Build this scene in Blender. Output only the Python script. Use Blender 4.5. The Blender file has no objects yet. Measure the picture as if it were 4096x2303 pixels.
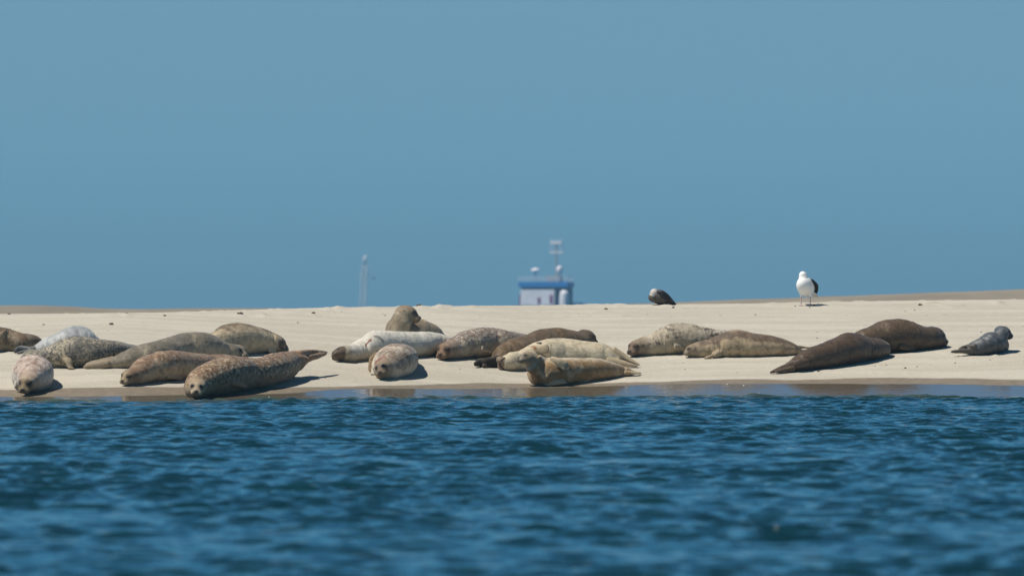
import bpy, bmesh, math, random
import numpy as np
from mathutils import Vector, Matrix, noise as mnoise
from mathutils.bvhtree import BVHTree

S = bpy.context.scene
COL = S.collection
rad = math.radians

# ------------------------------------------------------------------ camera
F = 19800.0          # focal length in source pixels (4096 px wide photograph)
H = 1.09             # eye height above the water
HOR = 1240.0         # row of the horizon in the photograph
cam_d = bpy.data.cameras.new('camera')
cam = bpy.data.objects.new('camera', cam_d)
COL.objects.link(cam)
cam.location = (0, 0, H)
cam.rotation_euler = (rad(90), 0, 0)
cam_d.sensor_width = 36.0
cam_d.lens = F / 4096 * 36.0
cam_d.shift_y = (HOR - 1151.5) / 4096
cam_d.clip_start = 0.5
cam_d.clip_end = 20000
cam_d.dof.use_dof = True
cam_d.dof.focus_distance = 63.5
cam_d.dof.aperture_fstop = 3.2
S.camera = cam

# ------------------------------------------------------------------ sky and sun
SUN_EL, SUN_AZ = rad(61), rad(-21)      # azimuth measured from -X towards +Y (behind the seals)
to_sun = Vector((-math.cos(SUN_EL) * math.cos(SUN_AZ), math.cos(SUN_EL) * math.sin(SUN_AZ), math.sin(SUN_EL)))
world = bpy.data.worlds.new('World')
S.world = world
world.use_nodes = True


class NT:
    """tiny node-tree writer"""
    def __init__(self, tree):
        self.t = tree
        tree.nodes.clear()

    def n(self, typ, ins=None, **props):
        nd = self.t.nodes.new(typ)
        for k, v in props.items():
            setattr(nd, k, v)
        for k, v in (ins or {}).items():
            self.put(nd.inputs[k], v)
        return nd

    def put(self, sock, v):
        if isinstance(v, bpy.types.NodeSocket):
            self.t.links.new(v, sock)
        elif isinstance(v, bpy.types.Node):
            self.t.links.new(v.outputs[0], sock)
        else:
            if isinstance(v, tuple) and len(v) == 3 and sock.type == 'RGBA':
                v = (*v, 1)
            sock.default_value = v

    def math(self, op, a, b=0.0, c=0.0, clamp=False):
        return self.n('ShaderNodeMath', {0: a, 1: b, 2: c}, operation=op, use_clamp=clamp).outputs[0]

    def mix(self, fac, a, b, blend='MIX'):
        nd = self.n('ShaderNodeMix', {0: fac, 6: a, 7: b}, data_type='RGBA', blend_type=blend)
        return nd.outputs[2]

    def ss(self, v, lo, hi, a=0.0, b=1.0):
        return self.n('ShaderNodeMapRange', {0: v, 1: lo, 2: hi, 3: a, 4: b}, interpolation_type='SMOOTHSTEP').outputs[0]

    def noise(self, vec, scale, detail=3.0, rough=0.55, dist=0.0, out=0):
        return self.n('ShaderNodeTexNoise', {'Vector': vec, 'Scale': scale, 'Detail': detail, 'Roughness': rough, 'Distortion': dist}).outputs[out]

    def attr(self, name):
        return self.n('ShaderNodeAttribute', attribute_name=name, attribute_type='GEOMETRY').outputs[2]


w = NT(world.node_tree)
sky = w.n('ShaderNodeTexSky', sky_type='NISHITA')
sky.sun_disc = False
sky.sun_elevation = SUN_EL
sky.sun_rotation = math.atan2(to_sun.x, to_sun.y)
sky.air_density = 1.0
sky.dust_density = 0.3
sky.ozone_density = 2.5
wg = w.n('ShaderNodeTexCoord').outputs['Generated']
wz = w.n('ShaderNodeSeparateXYZ', {0: wg}).outputs[2]
ramp = w.n('ShaderNodeValToRGB', {0: wz})
cr = ramp.color_ramp
cr.elements[0].position = 0.0
cr.elements[0].color = (0.160, 0.470, 0.97, 1)
cr.elements[1].position = 1.0
cr.elements[1].color = (0.12, 0.20, 0.28, 1)
e = cr.elements.new(0.06)
e.color = (0.34, 0.550, 0.770, 1)
e = cr.elements.new(0.14)
e.color = (0.32, 0.89, 1.12, 1)
e = cr.elements.new(0.32)
e.color = (0.32, 0.88, 1.08, 1)
e = cr.elements.new(0.55)
e.color = (0.17, 0.33, 0.45, 1)
skyc = w.mix(1.0, sky.outputs[0], ramp.outputs[0], 'MULTIPLY')
bg = w.n('ShaderNodeBackground', {0: skyc, 1: 0.1})
wo = w.n('ShaderNodeOutputWorld', {0: bg})

sun_d = bpy.data.lights.new('sun', 'SUN')
sun_d.energy = 5.0
sun_d.angle = rad(0.53)
sun_d.color = (1.0, 0.94, 0.84)
sun = bpy.data.objects.new('sun', sun_d)
COL.objects.link(sun)
sun.rotation_euler = to_sun.to_track_quat('Z', 'Y').to_euler()
sun.location = (-30, 70, 40)

S.view_settings.view_transform = 'Standard'
S.view_settings.look = 'None'
S.view_settings.exposure = 0.0
S.view_settings.gamma = 1.0
S.render.engine = 'CYCLES'
S.cycles.use_denoising = True
S.cycles.max_bounces = 6
S.cycles.sample_clamp_direct = 4.0
S.cycles.sample_clamp_indirect = 4.0
S.cycles.caustics_reflective = False
S.cycles.caustics_refractive = False


# ------------------------------------------------------------------ helpers
def PX(px, py, Y):
    """point on the sight line of photograph pixel (px, py) at distance Y"""
    return Vector(((px - 2048) * Y / F, Y, H - (py - HOR) * Y / F))


def tag(o, label=None, cat=None, group=None, kind=None):
    if label:
        o['label'] = label
    if cat:
        o['category'] = cat
    if group:
        o['group'] = group
    if kind:
        o['kind'] = kind
    return o


def mesh_obj(name, verts, faces, mat, parent=None, smooth=True):
    me = bpy.data.meshes.new(name)
    me.from_pydata([tuple(v) for v in verts], [], faces)
    me.update()
    if smooth:
        me.polygons.foreach_set('use_smooth', np.ones(len(me.polygons), bool))
    o = bpy.data.objects.new(name, me)
    COL.objects.link(o)
    if mat:
        me.materials.append(mat)
    if parent:
        o.parent = parent
    return o


def empty(name, loc):
    o = bpy.data.objects.new(name, None)
    o.empty_display_size = 0.1
    o.location = loc
    COL.objects.link(o)
    return o


def new_mat(name):
    m = bpy.data.materials.new(name)
    m.use_nodes = True
    t = NT(m.node_tree)
    b = t.n('ShaderNodeBsdfPrincipled')
    t.n('ShaderNodeOutputMaterial', {0: b})
    return m, t, b


def simple_mat(name, col, rough=0.6, spec=0.4, nz=0.0, nscale=20.0, bump=0.0):
    m, t, b = new_mat(name)
    tc = t.n('ShaderNodeTexCoord').outputs['Object']
    if nz:
        f = t.noise(tc, nscale, 4)
        c = t.mix(t.ss(f, 0.3, 0.7), tuple(x * (1 - nz) for x in col), tuple(min(1, x * (1 + nz)) for x in col))
        t.put(b.inputs['Base Color'], c)
    else:
        t.put(b.inputs['Base Color'], col)
    if bump:
        bm = t.n('ShaderNodeBump', {'Height': t.noise(tc, nscale * 2, 4), 'Strength': bump, 'Distance': 0.01})
        t.put(b.inputs['Normal'], bm)
    b.inputs['Roughness'].default_value = rough
    b.inputs['Specular IOR Level'].default_value = spec
    return m


RS = np.random.RandomState(7)
_perm = RS.rand(512, 512)


def vnoise(x, y, ox=0):
    """2-D value noise 0..1 on numpy arrays"""
    xi = np.floor(x).astype(int)
    yi = np.floor(y).astype(int)
    fx = x - xi
    fy = y - yi
    fx = fx * fx * (3 - 2 * fx)
    fy = fy * fy * (3 - 2 * fy)
    g = lambda a, b: _perm[(a + ox * 37) % 512, (b + ox * 91) % 512]
    return (g(xi, yi) * (1 - fx) + g(xi + 1, yi) * fx) * (1 - fy) + (g(xi, yi + 1) * (1 - fx) + g(xi + 1, yi + 1) * fx) * fy


def fbm(x, y, octv=4, ox=0):
    a, s, tot = 1.0, 0.0, 0.0
    for i in range(octv):
        s = s + a * vnoise(x * 2 ** i + 13.7 * i, y * 2 ** i + 5.1 * i, ox + i)
        tot += a
        a *= 0.5
    return s / tot


def sstep(x, a, b):
    t = np.clip((x - a) / (b - a), 0, 1)
    return t * t * (3 - 2 * t)


# ------------------------------------------------------------------ sandbank profile
PXS = np.linspace(-1200, 5300, 140)


def knots(*kv):
    xs, ys = zip(*kv)
    y = np.interp(PXS, xs, ys)
    k = np.hanning(9)
    k /= k.sum()
    yp = np.pad(y, 4, mode='edge')
    return np.convolve(yp, k, 'valid')


CREST = knots((-1200, 1262), (0, 1256), (640, 1250), (1000, 1239), (1250, 1232), (1500, 1228), (2000, 1222), (2600, 1218), (3000, 1214), (3350, 1206), (4096, 1197), (5300, 1190))
WATER = knots((-1200, 1600), (0, 1603), (500, 1606), (900, 1600), (1500, 1593), (2200, 1584), (3000, 1586), (4096, 1587), (5300, 1587))
FILM = knots((-1200, 1586), (0, 1587), (300, 1587), (700, 1578), (1000, 1576), (1200, 1572), (1330, 1555), (1550, 1553), (1750, 1556), (2100, 1551), (2400, 1544), (2750, 1535), (3300, 1533), (3700, 1536), (4096, 1542), (5300, 1545))
WET = knots((-1200, 1560), (0, 1559), (300, 1550), (600, 1547), (1050, 1549), (1300, 1546), (1600, 1541), (1900, 1529), (2100, 1535), (2350, 1534), (2650, 1525), (3000, 1512), (3200, 1519), (3500, 1509), (3840, 1511), (4096, 1519), (5300, 1520))
NK = 80
TY = np.zeros((len(PXS), NK))
TZ = np.zeros((len(PXS), NK))
TP = np.zeros((len(PXS), NK))
for i in range(len(PXS)):
    yw = H * F / (WATER[i] - HOR)
    pf = FILM[i]
    s = 0.125
    # film: gentle slope s from the waterline up to row pf
    dY = (H * F - (pf - HOR) * yw) / ((pf - HOR) + s * F)
    dY = max(dY, 0.3)
    yf = yw + dY
    rows = np.linspace(pf, CREST[i], NK - 20)
    dp = np.diff(rows, prepend=rows[0])
    tt = (rows - 1330) / 200.0
    rate = 1 / 24.0 + (1 / 50.0 - 1 / 24.0) * sstep(rows, 1290, 1400)
    Yr = yf + np.cumsum(-dp * rate)
    Zr = H - (rows - HOR) * Yr / F
    pre_y = np.array([-40, -12, -6, -3, -1.5, -0.7]) + yw
    pre_z = np.array([-3.0, -1.6, -0.9, -0.42, -0.16, -0.055])
    fl_y = np.linspace(yw, yf, 7)[:-1]
    fl_z = s * (fl_y - yw)
    yc, zc = Yr[-1], Zr[-1]
    po_y = yc + np.array([0.8, 1.8, 3, 6, 10, 16, 25, 40])
    po_z = zc + np.array([0.0, -0.05, -0.16, -0.5, -0.95, -1.5, -1.9, -2.4])
    ay = np.concatenate([pre_y, fl_y, Yr, po_y])
    az = np.concatenate([pre_z, fl_z, Zr, po_z])
    idx = np.linspace(ay[0], ay[-1], 10)
    ap = HOR + (H - az) * F / ay
    TY[i] = ay[:NK]
    TZ[i] = az[:NK]
    TP[i] = ap[:NK]
UY = np.arange(25, 110, 0.05)
GZ = np.array([np.interp(UY, TY[i], TZ[i]) for i in range(len(PXS))])
# soften the kinks along the depth
_k = np.hanning(9)
_k /= _k.sum()
GZ = np.array([np.convolve(np.pad(r, 4, mode='edge'), _k, 'valid') for r in GZ])


def ground_arr(x, Y):
    px = np.clip(2048 + x * F / Y, PXS[0], PXS[-1] - 1e-3)
    a = (px - PXS[0]) / (PXS[1] - PXS[0])
    i = np.clip(a.astype(int), 0, len(PXS) - 2)
    fa = a - i
    b = np.clip((Y - UY[0]) / 0.05, 0, len(UY) - 2 - 1e-6)
    j = b.astype(int)
    fb = b - j
    return (GZ[i, j] * (1 - fa) + GZ[i + 1, j] * fa) * (1 - fb) + (GZ[i, j + 1] * (1 - fa) + GZ[i + 1, j + 1] * fa) * fb


def gz(x, Y):
    return float(ground_arr(np.array([x]), np.array([Y]))[0])


def ground_Y(px, py):
    """distance at which the sight line of a pixel meets the sandbank"""
    i = int(np.clip(round((px - PXS[0]) / (PXS[1] - PXS[0])), 0, len(PXS) - 1))
    col_p = HOR + (H - GZ[i]) * F / UY
    m = (UY > 57) & (UY < 82)
    cp, cy = col_p[m], UY[m]
    k = np.argmax(cp <= py)
    if k == 0:
        return float(cy[np.argmin(cp)]) if cp.min() > py else float(cy[0])
    t = (cp[k - 1] - py) / (cp[k - 1] - cp[k] + 1e-9)
    return float(cy[k - 1] + t * 0.05)


def on_ground(px, py):
    Y = ground_Y(px, py)
    x = (px - 2048) * Y / F
    return Vector((x, Y, gz(x, Y)))


# ------------------------------------------------------------------ sand material and mesh
def make_sand():
    m, t, b = new_mat('sand')
    pos = t.n('ShaderNodeNewGeometry').outputs['Position']
    wet = t.attr('wet')
    film = t.attr('film')
    mp = t.n('ShaderNodeMapping', {0: pos, 2: (0, 0, rad(6)), 3: (0.32, 1.6, 1.0)}).outputs[0]
    n1 = t.noise(mp, 1.3, 5, 0.6)
    n2 = t.noise(pos, 9.0, 6, 0.65)
    n3 = t.noise(pos, 160.0, 3, 0.7)
    mp2 = t.n('ShaderNodeMapping', {0: pos, 2: (0, 0, rad(-9)), 3: (0.6, 5.0, 1.0)}).outputs[0]
    n4 = t.noise(mp2, 2.4, 4, 0.6)
    dry = t.mix(t.ss(n1, 0.38, 0.64), (0.432, 0.396, 0.324), (0.494, 0.455, 0.380))
    dry = t.mix(t.math('MULTIPLY', t.ss(n4, 0.5, 0.72), 0.25), dry, (0.375, 0.337, 0.282))
    dry = t.mix(t.math('MULTIPLY', t.ss(n2, 0.55, 0.75), 0.35), dry, (0.56, 0.50, 0.41))
    dry = t.mix(t.math('MULTIPLY', t.ss(n3, 0.45, 0.8), 0.3), dry, (0.33, 0.29, 0.22))
    # small dark grains, shell bits and worm casts
    n5 = t.noise(pos, 34.0, 2, 0.5)
    n6 = t.noise(pos, 1.9, 3, 0.6)
    sp = t.math('MULTIPLY', t.ss(n5, 0.69, 0.76), t.ss(n6, 0.45, 0.62))
    dry = t.mix(t.math('MULTIPLY', sp, 0.7), dry, (0.17, 0.14, 0.10))
    wetc = t.mix(t.ss(n2, 0.35, 0.7), (0.185, 0.150, 0.108), (0.235, 0.195, 0.145))
    # the far flank of the bank dries unevenly
    c = t.mix(wet, dry, wetc)
    filmc = t.mix(0.75, wetc, (0.075, 0.062, 0.046))
    c = t.mix(film, c, filmc)
    t.put(b.inputs['Base Color'], c)
    r = t.mix(film, t.mix(wet, (0.92,) * 3, (0.62,) * 3), (0.045,) * 3)
    t.put(b.inputs['Roughness'], r)
    sp_ = t.mix(film, t.mix(wet, (0.15,) * 3, (0.25,) * 3), (0.5,) * 3)
    t.put(b.inputs['Specular IOR Level'], sp_)
    b.inputs['IOR'].default_value = 1.40
    h = t.math('ADD', t.math('MULTIPLY', n2, 0.8), t.math('MULTIPLY', n3, 0.12))
    h = t.math('ADD', h, t.math('MULTIPLY', sp, 0.35))
    st = t.mix(film, t.mix(wet, (0.75,) * 3, (0.25,) * 3), (0.0,) * 3)
    bm = t.n('ShaderNodeBump', {'Height': h, 'Strength': st, 'Distance': 0.03})
    rip = t.noise(t.n('ShaderNodeMapping', {0: pos, 3: (2.2, 7.0, 1.0)}).outputs[0], 1.6, 3, 0.5)
    bm2 = t.n('ShaderNodeBump', {'Height': rip, 'Strength': t.math('MULTIPLY', film, 0.5), 'Distance': 0.006, 'Normal': bm})
    t.put(b.inputs['Normal'], bm2)
    return m


SAND = make_sand()


def grid_mesh(name, xs_fn, Ys, nx, zfn, mat, attrs=None):
    u = np.linspace(-1, 1, nx)
    X = np.array([xs_fn(Y, u) for Y in Ys])
    YY = np.repeat(Ys[:, None], nx, 1)
    co = zfn(X, YY)
    ny = len(Ys)
    idx = np.arange(nx * ny).reshape(ny, nx)
    f = np.stack([idx[:-1, :-1], idx[:-1, 1:], idx[1:, 1:], idx[1:, :-1]], -1).reshape(-1, 4)
    me = bpy.data.meshes.new(name)
    me.vertices.add(nx * ny)
    me.vertices.foreach_set('co', co.reshape(-1, 3).astype(np.float32).ravel())
    me.loops.add(f.size)
    me.loops.foreach_set('vertex_index', f.astype(np.int32).ravel())
    me.polygons.add(len(f))
    me.polygons.foreach_set('loop_start', np.arange(0, f.size, 4, dtype=np.int32))
    me.polygons.foreach_set('use_smooth', np.ones(len(f), bool))
    me.update(calc_edges=True)
    me.validate()
    for k, fn in (attrs or {}).items():
        a = me.attributes.new(k, 'FLOAT', 'POINT')
        a.data.foreach_set('value', fn(co[..., 0], co[..., 1]).astype(np.float32).ravel())
    me.materials.append(mat)
    o = bpy.data.objects.new(name, me)
    COL.objects.link(o)
    return o


def row_of(x, Y):
    return HOR + (H - ground_arr(x, Y)) * F / Y


def pxi(x, Y, arr):
    px = np.clip(2048 + x * F / Y, PXS[0], PXS[-1])
    return np.interp(px, PXS, arr)


def wet_fn(x, Y):
    d = row_of(x, Y) - pxi(x, Y, WET) + 5 * (fbm(x * 1.3, Y * 1.3, 3, 3) - .5) + 3 * (fbm(x * 7, Y * 7, 2, 5) - .5)
    front = sstep(d, -1.5, 2.5)
    yc = 73.5
    back = sstep(Y, 76, 79) * 0.8
    return np.clip(np.maximum(front, back * (Y > 70)), 0, 1)


def film_fn(x, Y):
    d = row_of(x, Y) - pxi(x, Y, FILM) + 5 * (fbm(x * 1.1, Y * 1.1, 3, 9) - .5)
    return sstep(d, -3, 3) * (Y < 72)


# little heaps of blown sand: px, row, half width px, height px, half depth m
MOUNDS = [(1355, 1233, 26, 9, .35), (1310, 1236, 16, 6, .3), (1480, 1230, 40, 4, .4), (1760, 1227, 22, 10, .35), (1690, 1228, 30, 6, .35), (1890, 1226, 30, 4, .3),
          (420, 1262, 50, 6, .3), (508, 1261, 18, 7, .25), (1055, 1263, 24, 7, .25), (962, 1262, 22, 5, .25), (1160, 1252, 60, 5, .3), (1255, 1258, 20, 5, .2),
          (3990, 1213, 26, 8, .3), (3180, 1207, 40, 3, .3), (3340, 1207, 30, 4, .3), (3090, 1213, 20, 4, .3), (30, 1412, 34, 6, .12), (2660, 1222, 40, 3, .3),
          (3520, 1463, 14, 4, .08), (3980, 1423, 12, 5, .08), (3715, 1460, 10, 4, .06), (3300, 1478, 16, 3, .08)]


def sand_z(X, Y):
    z = ground_arr(X, Y)
    wt = wet_fn(X, Y)
    rough = (1 - wt)
    n = (fbm(X * 1.1, Y * 0.9, 4, 1) - .5) * 0.009 + (fbm(X * 6, Y * 6, 3, 11) - .5) * 0.010
    lump = np.clip(fbm(X * 9, Y * 9, 2, 21) - 0.72, 0, 1) * 0.12 * sstep(fbm(X * 1.2, Y * 1.2, 2, 31), 0.5, 0.68)
    crest = sstep(Y, 69.5, 71.5) * np.clip(fbm(X * 3.1, Y * 2.2, 3, 41) - 0.66, 0, 1) * 0.12 * sstep(fbm(X * 0.6, Y * 0.6, 2, 51), 0.45, 0.6)
    px, row = 2048 + X * F / Y, HOR + (H - z) * F / Y
    for mx, my, mw, mh, md in MOUNDS:
        Ym = ground_Y(mx, my)
        g = np.exp(-((px - mx) / mw) ** 2 - ((Y - Ym) / md) ** 2)
        z = z + g * mh * 0.0033 * (0.5 + fbm(X * 16, Y * 12, 3, 17))
    z = z + rough * (n * sstep(z, 0.1, 0.4) + lump * 0.5 + crest)
    return np.stack([X, Y, z], -1)


Ys = np.concatenate([np.arange(26, 56, 1.5), np.arange(56, 58.6, 0.2), np.arange(58.6, 74.5, 0.03), np.arange(74.5, 82, 0.15), np.arange(82, 110, 1.5)])


def sand_x(Y, u):
    # dense across the frame, stretched towards the sides
    a = np.abs(u)
    return np.sign(u) * np.where(a < 0.84, a / 0.84 * 8.4, 8.4 + (a - 0.84) / 0.16 * 22)


sandbank = grid_mesh('sand_ground', sand_x, Ys, 640, sand_z, SAND, {'wet': wet_fn, 'film': film_fn})
tag(sandbank, 'pale sandbank sloping down to a wet glossy edge at the water', 'sandbank', kind='structure')

# far banks seen behind the crest: darker damp sand
FAR = simple_mat('damp_far_sand', (0.235, 0.205, 0.16), 0.8, 0.2, 0.12, 0.6, 0.2)


def far_bank(name, kn, Y0, label):
    xs = np.array([k[0] for k in kn], float)
    ys = np.array([k[1] for k in kn], float)
    Yl = np.concatenate([np.linspace(-14, 0, 22), np.linspace(0.5, 14, 12)])
    xx = np.linspace(xs[0], xs[-1], 240)

    def zf(X, Y):
        px = 2048 + X * F / Y0
        top = H - (np.interp(px, xs, ys) - HOR) * Y0 / F
        d = Y - Y0
        prof = np.where(d < 0, 1 - sstep(-d, 0, 14), 1 - sstep(d, 0, 14))
        z = -0.4 + (top + 0.4) * prof + (fbm(X * .5, Y * .5, 3, 5) - .5) * 0.05 * prof
        return np.stack([X, Y, z], -1)
    o = grid_mesh(name, lambda Y, u: ((xs[0] + (u + 1) / 2 * (xs[-1] - xs[0])) - 2048) * Y0 / F, Y0 + Yl, 240, zf, FAR)
    tag(o, label, 'sandbank', kind='structure')


far_bank('far_sandbank', [(-3600, 1530), (-2000, 1290), (-900, 1226), (0, 1224), (170, 1223), (280, 1227), (340, 1232), (400, 1236), (600, 1237), (800, 1234), (1100, 1232), (1300, 1233), (1600, 1262), (2100, 1530)], 104, 'low grey sand ridge behind the pale bank on the left')
far_bank('far_sandbank', [(1700, 1530), (2150, 1262), (2350, 1222), (2600, 1213), (2700, 1207), (2900, 1200), (3140, 1192), (3320, 1184), (3700, 1170), (4096, 1156), (4700, 1138), (5600, 1122), (7200, 1190), (8600, 1330), (10000, 1530)], 118, 'long grey sand ridge rising behind the pale bank on the right')


# ------------------------------------------------------------------ water
def make_water():
    m, t, b = new_mat('water')
    pos = t.n('ShaderNodeNewGeometry').outputs['Position']
    sh = t.attr('shallow')
    n = t.noise(pos, 0.9, 3, 0.5)
    deep = t.mix(t.ss(n, 0.35, 0.65), (0.0035, 0.024, 0.036), (0.0045, 0.031, 0.043))
    c = t.mix(sh, deep, (0.065, 0.085, 0.055))
    t.put(b.inputs['Base Color'], c)
    b.inputs['Roughness'].default_value = 0.06
    b.inputs['IOR'].default_value = 1.333
    b.inputs['Specular IOR Level'].default_value = 0.5
    mp = t.n('ShaderNodeMapping', {0: pos, 3: (1.0, 1.6, 1.0)}).outputs[0]
    h = t.math('ADD', t.noise(mp, 9.0, 3, 0.55), t.math('MULTIPLY', t.noise(mp, 26.0, 2, 0.5), 0.3))
    bm = t.n('ShaderNodeBump', {'Height': h, 'Strength': 0.38, 'Distance': 0.02})
    t.put(b.inputs['Normal'], bm)
    return m


WATERM = make_water()


def yw_of(x, Y):
    return H * F / (pxi(x, Y, WATER) - HOR)


def build_water():
    rs = np.random.RandomState(3)
    nw = 120
    lam = 0.075 * (1.3 / 0.075) ** rs.rand(nw)
    th = rad(80) + rs.randn(nw) * 0.65          # mostly running towards the bank, widely spread
    k = 2 * np.pi / lam
    kx, ky = k * np.cos(th), k * np.sin(th)
    ph = rs.rand(nw) * 2 * np.pi
    amp = lam ** 1.0 * np.exp(-((np.log(lam / 0.25)) ** 2) / 1.6)
    amp *= 0.0112 / np.sqrt((amp ** 2).sum() / 2)

    def zf(X, Y):
        dx = np.zeros_like(X)
        dy = np.zeros_like(X)
        z = np.zeros_like(X)
        group = 0.25 + 1.5 * fbm(X * 0.8, Y * 0.5, 3, 2)
        fade = 1.05 - 0.05 * sstep(yw_of(X, Y) - Y, 0.1, 2.4)
        A = group * fade
        for i in range(nw):
            p = kx[i] * X + ky[i] * Y + ph[i]
            s, c = np.sin(p), np.cos(p)
            z += amp[i] * s
            dx += amp[i] * kx[i] / k[i] * c
            dy += amp[i] * ky[i] / k[i] * c
        t = sstep(np.abs(X) / (0.112 * Y + 1.0), 1.02, 3.0)
        A = A * (1 - t)
        return np.stack([X + dx * A * 1.1, Y + dy * A * 1.1, z * A - 0.17 * t], -1)
    ys = np.concatenate([np.arange(6, 17, 0.12), np.arange(17, 65.0, 0.035)])
    o = grid_mesh('water', lambda Y, u: np.sign(u) * (0.112 * Y + 1.0) * np.where(np.abs(u) < .86, np.abs(u) / .86, 1 + ((np.abs(u) - .86) / .14) ** 2 * 5), ys, 488, zf, WATERM,
                  {'shallow': lambda X, Y: sstep(Y - yw_of(X, Y), -2.2, 0.3) * 0.9})
    tag(o, 'dark blue choppy channel water in front of the sandbank', 'water', kind='structure')
    # the open sea reaches the horizon behind and beside the channel
    m2, t, b = new_mat('open_sea')
    pos = t.n('ShaderNodeNewGeometry').outputs['Position']
    t.put(b.inputs['Base Color'], (0.008, 0.04, 0.055))
    b.inputs['Roughness'].default_value = 0.12
    b.inputs['IOR'].default_value = 1.333
    bm = t.n('ShaderNodeBump', {'Height': t.noise(pos, 2.2, 4, 0.6), 'Strength': 0.7, 'Distance': 0.12})
    t.put(b.inputs['Normal'], bm)
    o2 = mesh_obj('sea', [(-1400, -80, -0.15), (1400, -80, -0.15), (1400, 2900, -0.15), (-1400, 2900, -0.15)], [(0, 1, 2, 3)], m2, smooth=False)
    tag(o2, 'open sea reaching the horizon round the sandbank', 'sea', kind='structure')


build_water()


# ------------------------------------------------------------------ seal builder
def coat(name, back, belly, spot=None, sscale=22.0, samt=0.7, szone=(0.25, 0.6), light=None, lamt=0.0, lscale=30.0,
         sand=0.0, face=None, flip=None, d0=0.35, d1=0.75, gloss=0.0, seed=0.0, rear=None, head=None, dn=0.5, sth=(0.47, 0.62), grey=None):
    m, t, b = new_mat(name)
    oc = t.n('ShaderNodeTexCoord').outputs['Object']
    oc = t.n('ShaderNodeMapping', {0: oc, 1: (seed * 3.1, seed * 1.7, seed * 2.3)}).outputs[0]
    d = t.attr('dorsal')
    al = t.attr('along')
    n_big = t.noise(oc, 5.0, 4, 0.6)
    n_mid = t.noise(oc, 14.0, 4, 0.65, 0.3)
    dd = t.math('ADD', d, t.math('MULTIPLY', t.math('SUBTRACT', n_big, 0.5), dn))
    dd = t.math('ADD', dd, t.math('MULTIPLY', t.math('SUBTRACT', n_mid, 0.5), dn * 0.5))
    c = t.mix(t.ss(dd, d0, d1), belly, back)
    # soft cloudy variation of the fur
    c = t.mix(t.math('MULTIPLY', t.ss(n_mid, 0.42, 0.66), 0.55), c, tuple(x * 0.62 for x in back))
    c = t.mix(t.math('MULTIPLY', t.ss(n_big, 0.5, 0.70), 0.45), c, tuple(min(1, x * 1.35) for x in belly))
    if rear:
        c = t.mix(t.ss(al, 0.55, 0.9), c, rear)
    zone = t.ss(dd, szone[0], szone[1])
    if light:
        n_l = t.noise(oc, lscale, 3, 0.6, 0.6)
        c = t.mix(t.math('MULTIPLY', t.math('MULTIPLY', t.ss(n_l, 0.47, 0.68), zone), lamt), c, light)
    if spot:
        n_s = t.noise(oc, sscale, 4, 0.62, 0.5)
        n_s2 = t.noise(oc, sscale * 2.3, 3, 0.6, 0.4)
        k = t.math('ADD', t.math('MULTIPLY', n_s, 0.65), t.math('MULTIPLY', n_s2, 0.35))
        n_cl = t.noise(oc, 3.6, 3, 0.6, 0.4)
        zs = t.math('MULTIPLY', zone, t.ss(n_cl, 0.34, 0.60, 0.22, 1.0))
        c = t.mix(t.math('MULTIPLY', t.math('MULTIPLY', t.ss(k, sth[0], sth[1]), zs), samt), c, spot)
    if head:
        c = t.mix(t.math('MULTIPLY', t.attr('headness'), 0.8), c, head)
    if face:
        fm = t.math('ADD', t.attr('face'), t.math('MULTIPLY', t.math('SUBTRACT', n_mid, 0.5), 0.5))
        c = t.mix(t.ss(fm, 0.25, 0.75), c, face)
    c = t.mix(t.math('MULTIPLY', t.attr('ring'), 0.75), c, (0.035, 0.026, 0.02))
    c = t.mix(t.math('MULTIPLY', t.attr('snout'), 0.6), c, (0.05, 0.038, 0.03))
    if flip:
        c = t.mix(t.attr('flip'), c, flip)
    fine = t.noise(oc, 70.0, 4, 0.7)
    clump = t.noise(oc, 9.0, 5, 0.65)
    if sand:
        sf = t.math('ADD', clump, t.math('MULTIPLY', t.math('SUBTRACT', fine, 0.5), 0.35))
        sf = t.math('SUBTRACT', sf, t.math('MULTIPLY', d, 0.16))
        smask = t.math('MULTIPLY', t.ss(sf, 0.36, 0.50), sand)
        c = t.mix(smask, c, (0.34, 0.285, 0.20))
    c = t.mix(t.math('MULTIPLY', t.ss(fine, 0.5, 0.8), 0.30), c, t.mix(1.0, c, (0.55, 0.55, 0.55), 'MULTIPLY'))
    t.put(b.inputs['Base Color'], c)
    b.inputs['Roughness'].default_value = 0.62 - 0.3 * gloss
    b.inputs['Specular IOR Level'].default_value = 0.22 + 0.4 * gloss
    b.inputs['Sheen Weight'].default_value = 0.12
    b.inputs['Sheen Roughness'].default_value = 0.45
    h = t.math('ADD', t.math('MULTIPLY', fine, 0.35), t.math('MULTIPLY', n_mid, 0.8))
    if sand:
        h = t.math('ADD', h, t.math('MULTIPLY', smask, t.math('MULTIPLY', fine, 1.2)))
    bm = t.n('ShaderNodeBump', {'Height': h, 'Strength': 0.5, 'Distance': 0.012})
    t.put(b.inputs['Normal'], bm)
    return m


EYE = simple_mat('seal_eye', (0.006, 0.006, 0.008), 0.08, 0.6)
LID = simple_mat('closed_eyelid', (0.028, 0.022, 0.018), 0.6, 0.2)
NOSE = simple_mat('seal_nose', (0.020, 0.018, 0.018), 0.35, 0.5)
MOUTH = simple_mat('seal_mouth', (0.022, 0.016, 0.013), 0.7, 0.2)
WOUND = simple_mat('red_wound', (0.24, 0.06, 0.04), 0.5, 0.4, 0.5, 60)
DARKP = simple_mat('dark_stain', (0.05, 0.042, 0.036), 0.7, 0.2, 0.4, 60)
CLAW = simple_mat('claw', (0.045, 0.036, 0.028), 0.4, 0.4)


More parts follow.
